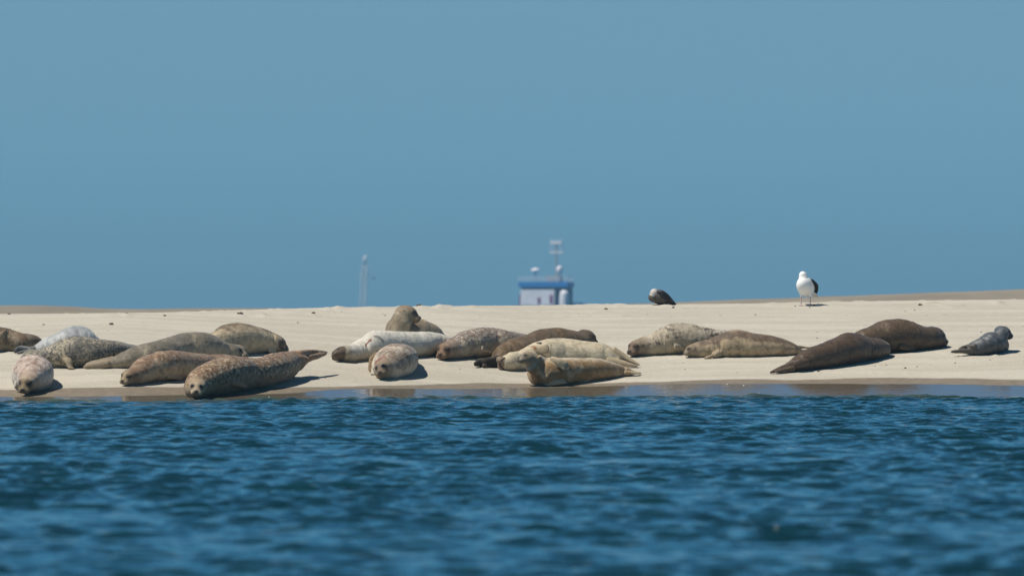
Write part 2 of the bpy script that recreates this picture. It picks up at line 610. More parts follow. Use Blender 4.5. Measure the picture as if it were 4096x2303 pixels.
def catmull(pts, sub=6):
    pts = np.asarray(pts, float)
    P = np.vstack([2 * pts[0] - pts[1], pts, 2 * pts[-1] - pts[-2]])
    out = []
    for i in range(1, len(P) - 2):
        for k in range(sub):
            u = k / sub
            a, b_, c, d = P[i - 1], P[i], P[i + 1], P[i + 2]
            out.append(0.5 * (2 * b_ + (c - a) * u + (2 * a - 5 * b_ + 4 * c - d) * u * u + (3 * b_ - a - 3 * c + d) * u ** 3))
    out.append(P[-2])
    return np.array(out)


def loft(st, vertical, nseg=28, minr=0.004):
    """st rows: x, y, z, r_up, r_side; returns verts, faces of a closed tube with rounded ends"""
    st = catmull(st)
    st[:, 3:] = np.maximum(st[:, 3:], minr)
    c = st[:, :3]
    tan = np.gradient(c, axis=0)
    tan /= np.linalg.norm(tan, axis=1)[:, None] + 1e-9
    rows = []

    def ring(ci, ti, ru, rs_):
        t_ = Vector(ti)
        if vertical:
            th = Vector((t_.x, t_.y, 0))
            if th.length < 1e-4:
                th = Vector((1, 0, 0))
            th.normalize()
            side = Vector((-th.y, th.x, 0))
            up = Vector((0, 0, 1))
        else:
            side = t_.cross(Vector((0, 0, 1)))
            if side.length < 0.15:
                side = t_.cross(Vector((0, 1, 0)))
            side.normalize()
            up = side.cross(t_).normalized()
        a = np.linspace(0, 2 * np.pi, nseg, endpoint=False)
        ca, sa = np.cos(a), np.sin(a)
        return np.array(ci) + np.outer(ca * rs_, np.array(side)) + np.outer(sa * ru, np.array(up))
    r0, r1 = st[0], st[-1]
    cap = [(0.30, 0.97), (0.62, 0.80), (0.86, 0.52), (0.97, 0.24)]
    m0 = min(r0[3], r0[4])
    m1 = min(r1[3], r1[4])
    for q, f in reversed(cap):
        rows.append(ring(c[0] - tan[0] * m0 * q, tan[0], r0[3] * f, r0[4] * f))
    for i in range(len(st)):
        rows.append(ring(c[i], tan[i], st[i, 3], st[i, 4]))
    for q, f in cap:
        rows.append(ring(c[-1] + tan[-1] * m1 * q, tan[-1], r1[3] * f, r1[4] * f))
    V = np.vstack(rows)
    fs = []
    n = len(rows)
    for i in range(n - 1):
        for j in range(nseg):
            j2 = (j + 1) % nseg
            fs.append((i * nseg + j, i * nseg + j2, (i + 1) * nseg + j2, (i + 1) * nseg + j))
    fs.append(tuple(range(nseg))[::-1])
    fs.append(tuple((n - 1) * nseg + j for j in range(nseg)))
    return V, fs, st


def ellipsoid(center, axes, radii, nu=20, nv=12):
    u = np.linspace(0, 2 * np.pi, nu, endpoint=False)
    V = [np.array([0, 0, 1.0])]
    for k in range(1, nv):
        ph = np.pi * k / nv
        for a in u:
            V.append(np.array([math.sin(ph) * math.cos(a), math.sin(ph) * math.sin(a), math.cos(ph)]))
    V.append(np.array([0, 0, -1.0]))
    V = np.array(V) * np.array(radii)
    V = V @ np.array(axes) + np.array(center)
    fs = []
    for j in range(nu):
        fs.append((0, 1 + j, 1 + (j + 1) % nu))
    for k in range(nv - 2):
        for j in range(nu):
            a = 1 + k * nu
            fs.append((a + j, a + nu + j, a + nu + (j + 1) % nu, a + (j + 1) % nu))
    last = len(V) - 1
    a = 1 + (nv - 2) * nu
    for j in range(nu):
        fs.append((last, a + (j + 1) % nu, a + j))
    return V, fs


class Shells:
    def __init__(self):
        self.v, self.f, self.n = [], [], 0

    def add(self, V, fs):
        self.v.append(np.asarray(V))
        self.f += [tuple(i + self.n for i in f) for f in fs]
        self.n += len(V)

    def verts(self):
        return np.vstack(self.v)


def fuse(shells, voxel, smooth):
    me = bpy.data.meshes.new('tmp')
    me.from_pydata(shells.verts().tolist(), [], shells.f)
    o = bpy.data.objects.new('tmp', me)
    COL.objects.link(o)
    r = o.modifiers.new('r', 'REMESH')
    r.mode = 'VOXEL'
    r.voxel_size = voxel
    if smooth:
        s = o.modifiers.new('s', 'SMOOTH')
        s.factor = 0.5
        s.iterations = smooth
    dg = bpy.context.evaluated_depsgraph_get()
    out = bpy.data.meshes.new_from_object(o.evaluated_get(dg), depsgraph=dg)
    bpy.data.objects.remove(o)
    bpy.data.meshes.remove(me)
    return out


EYEPT = Vector((0, 0, H))


def frame_of(yaw, pitch, roll):
    """axes forward, right, up of a head; yaw 0 faces the camera, 90 faces picture right"""
    y, p, r = rad(yaw), rad(pitch), rad(roll)
    fw = Vector((math.sin(y) * math.cos(p), -math.cos(y) * math.cos(p), math.sin(p)))
    rt = fw.cross(Vector((0, 0, 1))).normalized()
    up = rt.cross(fw).normalized()
    q = Matrix.Rotation(r, 3, fw)
    return fw, q @ rt, q @ up


def build_seal(label, mat, body, head=None, tubes=(), dorsal=(0, 0, 1), mode='v', wide=1.0, base=None, eyes='open', parts=(), neck=True, f0=0.0, eyek=1.2,
               voxel=0.0085, smooth=4, name='seal', sink=3):
    """body rows, mode v: (px, top, bottom[, width factor[, ground row]]); mode p: (px, cy, r, width factor, dY)
    head: (px, py, unit px, yaw, pitch, roll, ground row or None, dY)
    tubes: (kind, rows) kind 'p': (px, cy, r, width factor, ground row); kind 's': lies on the body's surface: (px, cy, r, flatness)"""
    sh = Shells()
    st = []
    if mode == 'v':
        for row in body:
            px, top, bot = row[:3]
            wf = (row[3] if len(row) > 3 and row[3] else 1.0) * wide
            gp = row[4] if len(row) > 4 else bot
            Yc = ground_Y(px, gp)
            r = (bot + sink - top) / 2
            R = r * Yc / F
            Yc = Yc + R * wf * 0.55
            p = PX(px, top + r, Yc)
            R = r * Yc / F
            st.append((p.x, p.y, p.z, R, R * wf))
    else:
        Y0 = ground_Y(*base)
        for px, cy, r, wf, dy in body:
            Yc = Y0 + dy
            p = PX(px, cy, Yc)
            st.append((p.x, p.y, p.z, r * Yc / F, r * wf * Yc / F))
    V, fs, spine = loft(st, mode == 'v')
    sh.add(V, fs)
    hd = None
    if head:
        px, py, U, yaw, pitch, roll, gp, dY = head
        if gp is None:
            i = int(np.argmin(np.abs(2048 + np.array(st)[:, 0] * F / np.array(st)[:, 1] - px)))
            Yh = st[i][1] + dY
        else:
            Yh = ground_Y(px, gp) + dY
        hc = PX(px, py, Yh)
        u = 1.07 * U * Yh / F
        fw, rt, up = frame_of(yaw, pitch, roll)
        ax = np.array([fw, rt, up])

        def hp(a, b_, c):
            return hc + fw * (a * u) + rt * (b_ * u) + up * (c * u)
        hd = (hc, u, fw, rt, up, hp)
        E = lambda a, b_, c, ra, rb, rc: sh.add(*ellipsoid(hp(a, b_, c), ax, (ra * u, rb * u, rc * u)))
        E(0, 0, 0, .45, .40, .36)
        E(-.18, 0, -.05, .38, .40, .37)
        E(.18, 0, -.06, .36, .33, .27)
        E(.37, 0, -.10, .25, .26, .18)
        E(.44, .13, -.14, .17, .145, .13)
        E(.44, -.13, -.14, .17, .145, .13)
        E(.54, 0, -.04, .09, .10, .09)
        E(.35, 0, -.23, .21, .16, .10)
        E(.16, .22, .14, .16, .11, .10)
        E(.16, -.22, .14, .16, .11, .10)
        # neck joins the nearest point of the trunk
        sp = spine[:, :3]
        tr = sp[np.argmin(((sp - np.array(hc - fw * u * 0.9)) ** 2).sum(1))]
        rr = spine[np.argmin(((sp - np.array(hc - fw * u * 0.9)) ** 2).sum(1)), 3]
        a0 = np.array(hp(-.1, 0, -.04))
        a1 = np.array(tr)
        if neck and np.linalg.norm(a1 - a0) > 0.03:
            n0 = .37 * u
            n1 = min(rr * 0.9, .48 * u)
            V, fs, _ = loft([(*a0, n0, n0 * 1.05), (*(a0 * .6 + a1 * .4), n0 * 1.08, n0 * 1.12), (*a1, n1, n1)], False)
            sh.add(V, fs)
    flip_pts = []
    bvh = None
    for kind, rows in tubes:
        q = []
        if kind in 'pdn':
            for px, cy, r, wf, gp in rows:
                Yc = ground_Y(px, gp) if kind in 'pn' else spine[np.argmin(np.abs(2048 + spine[:, 0] * F / spine[:, 1] - px)), 1] + gp
                p = PX(px, cy, Yc)
                q.append((p.x, p.y, p.z, r * Yc / F, r * wf * Yc / F))
        else:
            if bvh is None:
                bvh = BVHTree.FromPolygons([tuple(v) for v in sh.verts()], sh.f)
            lastY = None
            for px, cy, r, th, *off in rows:
                tgt = PX(px, cy, 64.0)
                hit = bvh.ray_cast(EYEPT, (tgt - EYEPT).normalized())
                Yc = hit[0].y if hit[0] is not None else (lastY if lastY else spine[0, 1])
                lastY = Yc
                Yc -= max(0.012, 0.45 * r * Yc / F) if not off else off[0] * Yc / F
                p = PX(px, cy, Yc)
                q.append((p.x, p.y, p.z, r * Yc / F, max(0.014, r * th * Yc / F)))
        V, fs, sp_ = loft(q, False, 18)
        sh.add(V, fs)
        if kind != 'n':
            flip_pts.append(sp_)
    # rest on the sand
    for a in sh.v:
        g = ground_arr(a[:, 0], a[:, 1]) - 0.012
        a[:, 2] = np.maximum(a[:, 2], g)
    me = fuse(sh, voxel, smooth)
    nv = len(me.vertices)
    co = np.empty(nv * 3, np.float32)
    me.vertices.foreach_get('co', co)
    co = co.reshape(-1, 3).astype(float)
    # fat and skin are not perfectly even
    nr = np.empty(nv * 3, np.float32)
    me.vertices.foreach_get('normal', nr)
    nr = nr.reshape(-1, 3)
    hfree = np.ones(nv)
    if hd:
        hfree = sstep(np.linalg.norm(co - np.array(hd[0]), axis=1), 0.8 * hd[1], 1.3 * hd[1])
    wob = (fbm(co[:, 0] * 5 + co[:, 2] * 4, co[:, 1] * 5 - co[:, 2] * 3, 2, 61) - .5) * 0.022 + (fbm(co[:, 0] * 22 + co[:, 2] * 13, co[:, 2] * 20 - co[:, 1] * 9, 2, 71) - .5) * 0.006
    if hd and neck:
        dh_ = np.linalg.norm(co - np.array(hd[0]), axis=1) / hd[1]
        cm = sstep(dh_, .75, .95) * (1 - sstep(dh_, 1.5, 2.1))
        wob = wob - 0.007 * cm * np.clip(np.sin(dh_ * 21 + 3 * fbm(co[:, 0] * 6, co[:, 2] * 6, 2, 91)), 0, 1) ** 2
    co = co + nr * (wob * hfree)[:, None]
    org = Vector(tuple(spine[len(spine) // 2, :3]))
    org.z = gz(org.x, org.y)
    root = empty(name, org)
    tag(root, label, 'seal', 'seals resting on the sandbank')
    world_co = co.copy()
    co = co - np.array(org)
    me.vertices.foreach_set('co', co.astype(np.float32).ravel())
    me.polygons.foreach_set('use_smooth', np.ones(len(me.polygons), bool))
    # coat attributes
    sp = spine[:, :3]
    step = max(1, len(sp) // 60)
    sp2, rr2 = sp[::step], spine[::step, 3:].max(1)
    d2 = np.stack([((world_co - p) ** 2).sum(1) for p in sp2], 1)
    im = d2.argmin(1)
    along = im / max(1, len(sp2) - 1)
    offv = world_co - sp2[im]
    offv /= np.linalg.norm(offv, axis=1)[:, None] + 1e-6
    dv = Vector(dorsal).normalized()
    dors = offv @ np.array(dv) * 0.5 + 0.5
    face = np.zeros(nv)
    headn = np.zeros(nv)
    if hd:
        hc, u, fw, rt, up, hp = hd
        rel = (world_co - np.array(hc)) / u
        fx = rel @ np.array(fw)
        dist = np.linalg.norm(rel, axis=1)
        face = sstep(fx, f0, f0 + 0.42) * (dist < 1.0)
        headn = 1 - sstep(np.linalg.norm(rel - np.array([0.1, 0, 0]) @ np.array([fw, rt, up]), axis=1), 0.5, 0.85)
        dh = rel @ np.array(up) * 1.2 + 0.5
        dors = dors * (1 - headn) + np.clip(dh, 0, 1) * headn
    flipa = np.zeros(nv)
    ring_ = np.zeros(nv)
    snout = np.zeros(nv)
    if hd:
        snout = 1 - sstep(np.linalg.norm(world_co - np.array(hp(.61, 0, -.09)), axis=1) / u, .08, .24)
    for q in flip_pts:
        for row in q[::2]:
            dd = np.linalg.norm(world_co - row[:3], axis=1)
            flipa = np.maximum(flipa, 1 - sstep(dd, max(row[3:]) * 0.92, max(row[3:]) * 1.12 + 0.006))
    for k, arr in (('dorsal', dors), ('along', along), ('face', face), ('headness', headn), ('flip', flipa), ('snout', snout)):
        a = me.attributes.new(k, 'FLOAT', 'POINT')
        a.data.foreach_set('value', arr.astype(np.float32))
    me.materials.clear()
    me.materials.append(mat)
    me.name = 'body'
    bo = bpy.data.objects.new('body', me)
    COL.objects.link(bo)
    bo.parent = root
    polys = [tuple(p.vertices) for p in me.polygons]
    bv = BVHTree.FromPolygons([tuple(v) for v in world_co], polys)
    loc = lambda V: [tuple(np.array(v) - np.array(org)) for v in V]

    def ball(nm, cen, axes, radii, m_):
        V, fs = ellipsoid(cen, axes, radii, 16, 10)
        return mesh_obj(nm, loc(V), fs, m_, root)
    if hd:
        hc, u, fw, rt, up, hp = hd
        ax = np.array([fw, rt, up])
        for sgn in (1, -1):
            # eye set into the surface
            aim = (fw * 0.62 + rt * (sgn * 0.62) + up * 0.30).normalized()
            src = hp(.20, sgn * .10, .07)
            hit = bv.ray_cast(src + aim * u * 1.2, -aim)
            pe = hit[0] if hit[0] is not None else hp(.34, sgn * .25, .14)
            t1 = aim.cross(up).normalized()
            t2 = t1.cross(aim).normalized()
            if eyes == 'open':
                ball('eye', pe - aim * u * 0.045, np.array([aim, t1, t2]), (.065 * u, .098 * u * eyek, .086 * u * eyek), EYE)
            elif eyes == 'big':
                ball('eye', pe - aim * u * 0.050, np.array([aim, t1, t2]), (.075 * u, .125 * u, .118 * u), EYE)
            elif eyes == 'shut':
                ball('eye', pe - aim * u * 0.010, np.array([aim, t1, t2]), (.024 * u, .13 * u, .036 * u), LID)
            if eyes != 'none':
                ring_ = np.maximum(ring_, 1 - sstep(np.linalg.norm(world_co - np.array(pe), axis=1) / u, .09, .23))
            hit = bv.ray_cast(hp(-.10, sgn * 1.2, .08), -rt * sgn)
            if eyes != 'none' and hit[0] is not None and (hit[0] - hc).length < u * .8:
                ball('ear', hit[0], ax, (.035 * u, .018 * u, .028 * u), LID)
        hit = bv.ray_cast(hp(1.4, 0, -.03), -fw)
        if hit[0] is not None:
            ball('nose', hit[0] - fw * u * 0.040, ax, (.048 * u, .078 * u, .055 * u), NOSE)
        # mouth line round the muzzle
        pts = []
        for a in np.linspace(-1.05, 1.05, 13):
            dr = (fw * math.cos(a) + rt * math.sin(a)).normalized()
            o_ = hp(.31, 0, -.225 - 0.03 * abs(a))
            hit = bv.ray_cast(o_ + dr * u * 1.0, -dr)
            if hit[0] is not None and (hit[0] - o_).length < .5 * u:
                pts.append((*hit[0], max(.003, .010 * u), max(.003, .010 * u)))
        if len(pts) > 3 and eyes not in ('none', 'shut'):
            V, fs, _ = loft(pts, False, 6, .002)
            mesh_obj('mouth', loc(V), fs, MOUTH, root)
    a = me.attributes.new('ring', 'FLOAT', 'POINT')
    a.data.foreach_set('value', ring_.astype(np.float32))
    nrm = None
    for pr in parts:
        kind = pr[0]
        if kind in ('wound', 'stain', 'line'):
            # a patch of the skin: the body's own faces near a line drawn on the surface, lifted a little
            _, pts, rpx, mt, nm, lab = pr
            P3 = []
            for px, py in pts:
                tgt = PX(px, py, 64.0)
                hit = bv.ray_cast(EYEPT, (tgt - EYEPT).normalized())
                if hit[0] is not None:
                    P3.append(np.array(hit[0]))
            if not P3:
                continue
            dense = []
            for a, b_ in zip(P3[:-1], P3[1:]):
                for k in range(6):
                    dense.append(a + (b_ - a) * k / 6)
            dense.append(P3[-1])
            if len(dense) > 2:
                q = [(*bvp, rpx * 64 / F, rpx * 64 / F) for bvp in dense]
            cen = np.array([[sum(world_co[i][k] for i in p) / len(p) for k in range(3)] for p in polys]) if nrm is None else nrm
            nrm = cen
            dmin = np.min(np.stack([np.linalg.norm(cen - d_, axis=1) for d_ in dense], 1), 1)
            jit = 0.6 + 0.8 * fbm(cen[:, 0] * 40 + cen[:, 2] * 30, cen[:, 2] * 40 + cen[:, 1] * 20, 2, 81)
            sel = np.where(dmin < rpx * 64 / F * jit)[0]
            ids = sorted({i for s_ in sel for i in polys[s_]})
            mp_ = {i: k for k, i in enumerate(ids)}
            vn = [np.array(me.vertices[i].normal) for i in ids]
            VV = [co[i] + n_ * 0.0025 for i, n_ in zip(ids, vn)]
            if len(sel):
                po = mesh_obj(nm, VV, [tuple(mp_[i] for i in polys[s_]) for s_ in sel], mt, root)
                if lab:
                    po['label'] = lab
        elif kind == 'claws':
            # five claws along the end of a flipper: two end points and a direction in the picture
            _, (x0, y0), (x1, y1), (dx, dy), L = pr
            for k in range(5):
                px, py = x0 + (x1 - x0) * k / 4, y0 + (y1 - y0) * k / 4
                tgt = PX(px, py, 64.0)
                hit = bv.ray_cast(EYEPT, (tgt - EYEPT).normalized())
                if hit[0] is None:
                    continue
                Yc = hit[0].y - 0.004
                a, b_ = PX(px, py, Yc), PX(px + dx * L, py + dy * L, Yc - 0.008)
                V, fs, _ = loft([(*a, .0038, .0038), (*((a + b_) / 2), .0034, .0034), (*b_, .0018, .0018)], False, 8, .001)
                mesh_obj('claw', loc(V), fs, CLAW, root)
    return root


# ------------------------------------------------------------------ the seals, left to right
# 1 brown seal cut by the left edge
build_seal('brown seal cut off by the left edge of the picture, its back turned',
           coat('coat_umber', (0.14, 0.094, 0.058), (0.24, 0.175, 0.105), (0.05, 0.034, 0.022), 12, .5, (0.1, .4), sand=0.45, seed=1, d0=.1, d1=.6, flip=(0.25, 0.19, 0.12)),
           [(-190, 1345, 1410), (-120, 1318, 1410), (-60, 1308, 1410), (0, 1306, 1409), (35, 1311, 1409), (60, 1321, 1408), (90, 1331, 1407), (112, 1334, 1404), (135, 1339, 1398), (152, 1350, 1390)],
           head=(132, 1368, 62, 140, -8, 0, None, 0.03), tubes=[('s', [(-40, 1372, 16, .5), (-8, 1352, 15, .5), (12, 1336, 12, .5), (24, 1322, 8, .5)])])

# 2 pale grey-white seal
build_seal('smooth pale grey-white seal with dark hind flippers, behind the sand-crusted seal',
           coat('coat_pale', (0.33, 0.34, 0.335), (0.58, 0.565, 0.53), None, seed=2, d0=.45, d1=.95, rear=None, flip=(0.075, 0.075, 0.075), gloss=.35, dn=.35),
           [(118, 1390, 1413), (140, 1378, 1414), (165, 1360, 1415), (200, 1342, 1415), (240, 1325, 1414), (275, 1307, 1411), (302, 1301, 1408), (335, 1306, 1405), (362, 1324, 1400), (382, 1342, 1396), (398, 1362, 1392)],
           head=(372, 1378, 55, 130, -10, 0, None, .1),
           tubes=[('p', [(135, 1396, 14, .8, 1414), (112, 1396, 14, .7, 1414), (85, 1394, 15, .6, 1414), (66, 1402, 12, .5, 1415), (58, 1408, 7, .5, 1415)]),
                  ('p', [(130, 1402, 10, .8, 1416), (100, 1406, 9, .7, 1417), (72, 1411, 6, .7, 1418)])])

# 3 dark seal crusted with sand
build_seal('dark grey seal crusted with flaking sand, directly behind the pinkish head-on seal',
           coat('coat_crusted', (0.085, 0.083, 0.076), (0.07, 0.066, 0.06), (0.44, 0.37, 0.26), 34, .95, (-1.0, -.5), None, sand=0.2, seed=3, head=(0.46, 0.385, 0.285), flip=(0.30, 0.235, 0.15), sth=(0.45, 0.55)),
           [(112, 1402, 1450), (130, 1397, 1470), (160, 1395, 1472), (190, 1385, 1472), (220, 1368, 1472), (260, 1350, 1472), (300, 1342, 1472), (340, 1345, 1470), (390, 1354, 1466), (440, 1361, 1457), (490, 1369, 1443), (530, 1378, 1425), (565, 1386, 1418), (600, 1396, 1414)],
           head=(112, 1438, 58, -65, -10, 0, None, -.05),
           tubes=[('p', [(258, 1430, 14, 1.2, 1474), (274, 1446, 15, 1.1, 1475), (280, 1462, 13, 1.1, 1476), (286, 1472, 9, 1.4, 1477), (296, 1475, 5, 1.6, 1477)])])

# 4 pinkish seal facing the camera, front left
build_seal('plump pinkish pale seal dozing head-on with its snout on the wet sand',
           coat('coat_pink', (0.42, 0.31, 0.245), (0.62, 0.545, 0.46), (0.17, 0.095, 0.065), 14, .8, (0.48, .8), (0.64, .55, .48), .8, 19, seed=4, d0=.4, d1=.85, face=(0.25, 0.18, 0.10), head=(0.36, 0.27, 0.19)),
           [(112, 1530, 34, 1, 0.02), (122, 1516, 54, 1.05, .15), (129, 1502, 73, 1.1, .35), (132, 1497, 79, 1.08, .55), (135, 1490, 70, 1.1, .8), (140, 1478, 50, 1.1, 1.1), (150, 1465, 28, 1.1, 1.35), (155, 1460, 14, 1.2, 1.5)],
           mode='p', base=(120, 1578), head=(112, 1527, 88, -24, -30, 0, None, -.06), eyes='shut',
           tubes=[('d', [(212, 1512, 18, 1, .36), (232, 1522, 15, .8, .30), (244, 1528, 9, .6, .26)]), ('d', [(66, 1536, 14, .8, .22), (62, 1550, 9, .7, .2)])])

# 5 big grey seal with spots
build_seal('long grey seal with faint dark spots, behind the two brown mottled seals',
           coat('coat_spotgrey', (0.175, 0.15, 0.11), (0.35, 0.295, 0.21), (0.055, 0.047, 0.04), 21, .85, (0.4, .72), sand=.4, seed=5, d0=.5, d1=.92, head=(0.20, 0.17, 0.13), flip=(0.26, 0.20, 0.135), sth=(.56, .63)),
           [(405, 1445, 1472), (436, 1434, 1473), (470, 1418, 1473), (510, 1398, 1473), (560, 1378, 1472), (600, 1368, 1470), (643, 1359, 1466), (699, 1342, 1460), (745, 1330, 1455), (784, 1326, 1452), (825, 1332, 1448), (860, 1346, 1444), (895, 1364, 1441), (925, 1374, 1438), (950, 1378, 1434)],
           head=(954, 1406, 72, 48, -14, 0, None, -.05),
           tubes=[('p', [(430, 1455, 18, .8, 1474), (395, 1459, 16, .7, 1475), (358, 1464, 12, .7, 1476), (336, 1468, 7, .7, 1476)]),
                  ('p', [(450, 1432, 9, .8, 1472), (410, 1441, 9, .7, 1473), (370, 1449, 8, .6, 1474), (345, 1457, 6, .6, 1475)])])

# 6 tan seal with sandy belly
build_seal('tan seal with sandy belly and brown back ridge, head curled down at right',
           coat('coat_tan', (0.13, 0.088, 0.055), (0.50, 0.40, 0.265), (0.27, 0.18, 0.10), 6, .45, (-.2, .1), sand=.5, seed=6, d0=.60, d1=.78, head=(0.13, 0.088, 0.055), face=(0.08, 0.055, 0.04), dn=.2),
           [(790, 1378, 1418), (815, 1355, 1420), (839, 1336, 1421), (878, 1311, 1421), (906, 1298, 1421), (947, 1290, 1420), (989, 1294, 1418), (1030, 1306, 1416), (1071, 1321, 1414), (1100, 1335, 1412), (1122, 1350, 1410), (1138, 1370, 1408)],
           head=(1124, 1386, 52, 55, -22, 25, None, -.06), dorsal=(.35, .65, .75), eyes='shut',
           tubes=[('s', [(1075, 1398, 12, .6), (1092, 1405, 11, .6), (1104, 1408, 7, .6)])])

# 7 sleepy mottled seal behind the front one
build_seal('brown mottled seal with eyes shut, just behind the one with the raised tail',
           coat('coat_russet', (0.215, 0.128, 0.070), (0.46, 0.36, 0.225), (0.085, 0.040, 0.022), 19, .85, (0.42, .66), (0.50, .38, .28), .65, 27, sand=.45, seed=7, d0=.5, d1=.78, face=(0.33, 0.245, 0.14), head=(0.20, 0.12, 0.07)),
           [(520, 1474, 1542), (547, 1454, 1537), (574, 1432, 1532), (602, 1415, 1528), (630, 1404, 1526), (671, 1399, 1522), (712, 1402, 1518), (754, 1408, 1514), (795, 1414, 1509), (837, 1417, 1503), (878, 1417, 1498), (920, 1421, 1493), (960, 1430, 1486), (1000, 1442, 1480), (1040, 1455, 1474)],
           head=(517, 1504, 74, -36, -20, -6, None, -.07), eyes='shut',
           tubes=[('s', [(672, 1502, 11, .5), (700, 1508, 11, .5), (728, 1514, 7, .5)])])

# 8 front mottled seal with raised tail
build_seal('large brown mottled seal facing the camera with its tail raised off the sand',
           coat('coat_mottled', (0.215, 0.125, 0.066), (0.20, 0.143, 0.083), (0.048, 0.027, 0.017), 15, .9, (0.2, .5), (0.60, .475, .33), .8, 24, seed=8, d0=.42, d1=.8, face=(0.40, 0.31, 0.20), head=(0.35, 0.26, 0.165), flip=(0.30, .175, .10), sand=.15),
           [(778, 1500, 1588, .95), (802, 1470, 1586), (844, 1446, 1580), (894, 1427, 1573), (944, 1422, 1565), (981, 1425, 1558), (1018, 1430, 1552), (1055, 1427, 1546), (1093, 1414, 1537), (1137, 1406, 1520, 1, 1524), (1167, 1403, 1498, .9, 1518), (1195, 1402, 1477, .8, 1512), (1217, 1403, 1460, .7, 1508)],
           head=(790, 1549, 80, -4, -14, -4, 1590, -.10),
           tubes=[('p', [(1195, 1416, 15, .9, 1512), (1235, 1409, 12, .8, 1505), (1278, 1407, 8, 1.0, 1500), (1306, 1409, 5, 1.2, 1498)]),
                  ('p', [(1195, 1446, 20, .8, 1512), (1240, 1432, 15, .7, 1507), (1280, 1421, 10, .9, 1502), (1302, 1415, 6, 1.1, 1500)]),
                  ('p', [(1186, 1430, 12, 1.4, 1516), (1215, 1433, 11, 1.2, 1515), (1232, 1436, 7, 1.1, 1514)]),
                  ('s', [(930, 1528, 13, .5), (958, 1536, 13, .5), (985, 1546, 8, .5)])])

# 9 white wounded seal
build_seal('creamy white seal with red wounds and a dark brown face',
           coat('coat_cream', (0.62, 0.575, 0.485), (0.42, 0.355, 0.26), (0.15, 0.14, 0.125), 11, .6, (0.1, .4), (0.68, .64, .56), .6, 9, seed=9, d0=.3, d1=.66, face=(0.11, 0.076, 0.05), head=(0.27, 0.22, 0.155), sth=(.53, .64), sand=.1),
           [(1352, 1392, 1444), (1382, 1379, 1447), (1413, 1371, 1446), (1446, 1352, 1444), (1473, 1336, 1442), (1501, 1322, 1440), (1542, 1321, 1437), (1584, 1323, 1434), (1639, 1327, 1430), (1694, 1327, 1426), (1736, 1328, 1422), (1766, 1335, 1417), (1788, 1347, 1411), (1808, 1360, 1405), (1835, 1375, 1400), (1855, 1384, 1397)],
           head=(1370, 1410, 66, -72, 2, 18, None, -.09), eyes='open', f0=-.3, eyek=.75,
           parts=[('stain', [(1336, 1392), (1352, 1387), (1368, 1384)], 7, DARKP, 'dark_stain', None),
                  ('wound', [(1362, 1383), (1374, 1379), (1384, 1378)], 6, WOUND, 'wound', 'red raw patch on the brow'),
                  ('wound', [(1484, 1357), (1474, 1366), (1466, 1374), (1462, 1386)], 3.2, simple_mat('scabbed_wound', (0.30, 0.13, 0.085), .6, .3, .5, 70), 'wound', 'red streaked wound on the shoulder'),
                  ('stain', [(1500, 1345), (1520, 1350), (1528, 1358)], 7, simple_mat('grey_stain', (0.25, .24, .22), .7, .2, .4, 50), 'grey_stain', None)])

# 10 seal with raised head
build_seal('tan seal holding its head high, behind the white wounded seal',
           coat('coat_alert', (0.25, 0.195, 0.13), (0.42, 0.345, 0.235), (0.065, 0.052, 0.04), 15, .6, (0.5, .85), sand=.4, seed=10, d0=.5, d1=.9, head=(0.22, 0.165, 0.108), face=(0.185, 0.13, 0.085), rear=(0.17, .14, .105)),
           [(1535, 1330, 1392, .8), (1565, 1308, 1392), (1600, 1288, 1391), (1640, 1277, 1389), (1685, 1276, 1386), (1718, 1291, 1382), (1745, 1310, 1378), (1765, 1330, 1374), (1790, 1350, 1370)],
           head=(1630, 1254, 86, 84, -16, 0, 1397, 0.0), neck=False, f0=.1, eyek=.95,
           tubes=[('n', [(1588, 1350, 60, .9, 1394), (1590, 1322, 54, .85, 1395), (1601, 1297, 47, .8, 1396), (1610, 1275, 43, .8, 1397), (1617, 1258, 35, .8, 1397)])],
           voxel=.0085)

# 11 front-centre seal with big eyes
build_seal('round pale seal with big black eyes and a red line across its neck',
           coat('coat_round', (0.27, 0.20, 0.145), (0.60, 0.53, 0.425), (0.095, 0.064, 0.046), 12, .85, (0.42, .75), (0.58, .51, .42), .6, 17, seed=11, d0=.45, d1=.85, face=(0.18, 0.132, 0.09), head=(0.24, 0.17, 0.11), flip=(0.22, .15, .085)),
           [(1532, 1480, 38, 1.0, 0.02), (1548, 1466, 60, 1.08, .15), (1574, 1448, 71, 1.12, .35), (1592, 1443, 69, 1.15, .55), (1606, 1437, 64, 1.1, .8), (1622, 1427, 48, 1, 1.1), (1632, 1417, 28, 1, 1.4), (1638, 1410, 14, 1, 1.55)],
           mode='p', base=(1540, 1517), head=(1531, 1471, 76, -16, -17, 18, None, -.07), eyes='big',
           dorsal=(.5, .1, .85),
           tubes=[('d', [(1504, 1420, 13, .9, .40), (1487, 1436, 13, .8, .33), (1480, 1457, 11, .7, .26), (1479, 1476, 9, .7, .20), (1481, 1488, 5, .6, .17)])],
           parts=[('wound', [(1500, 1452), (1508, 1442), (1520, 1434), (1532, 1428), (1541, 1426)], 3.0, WOUND, 'wound', 'thin red strap wound across the neck')])

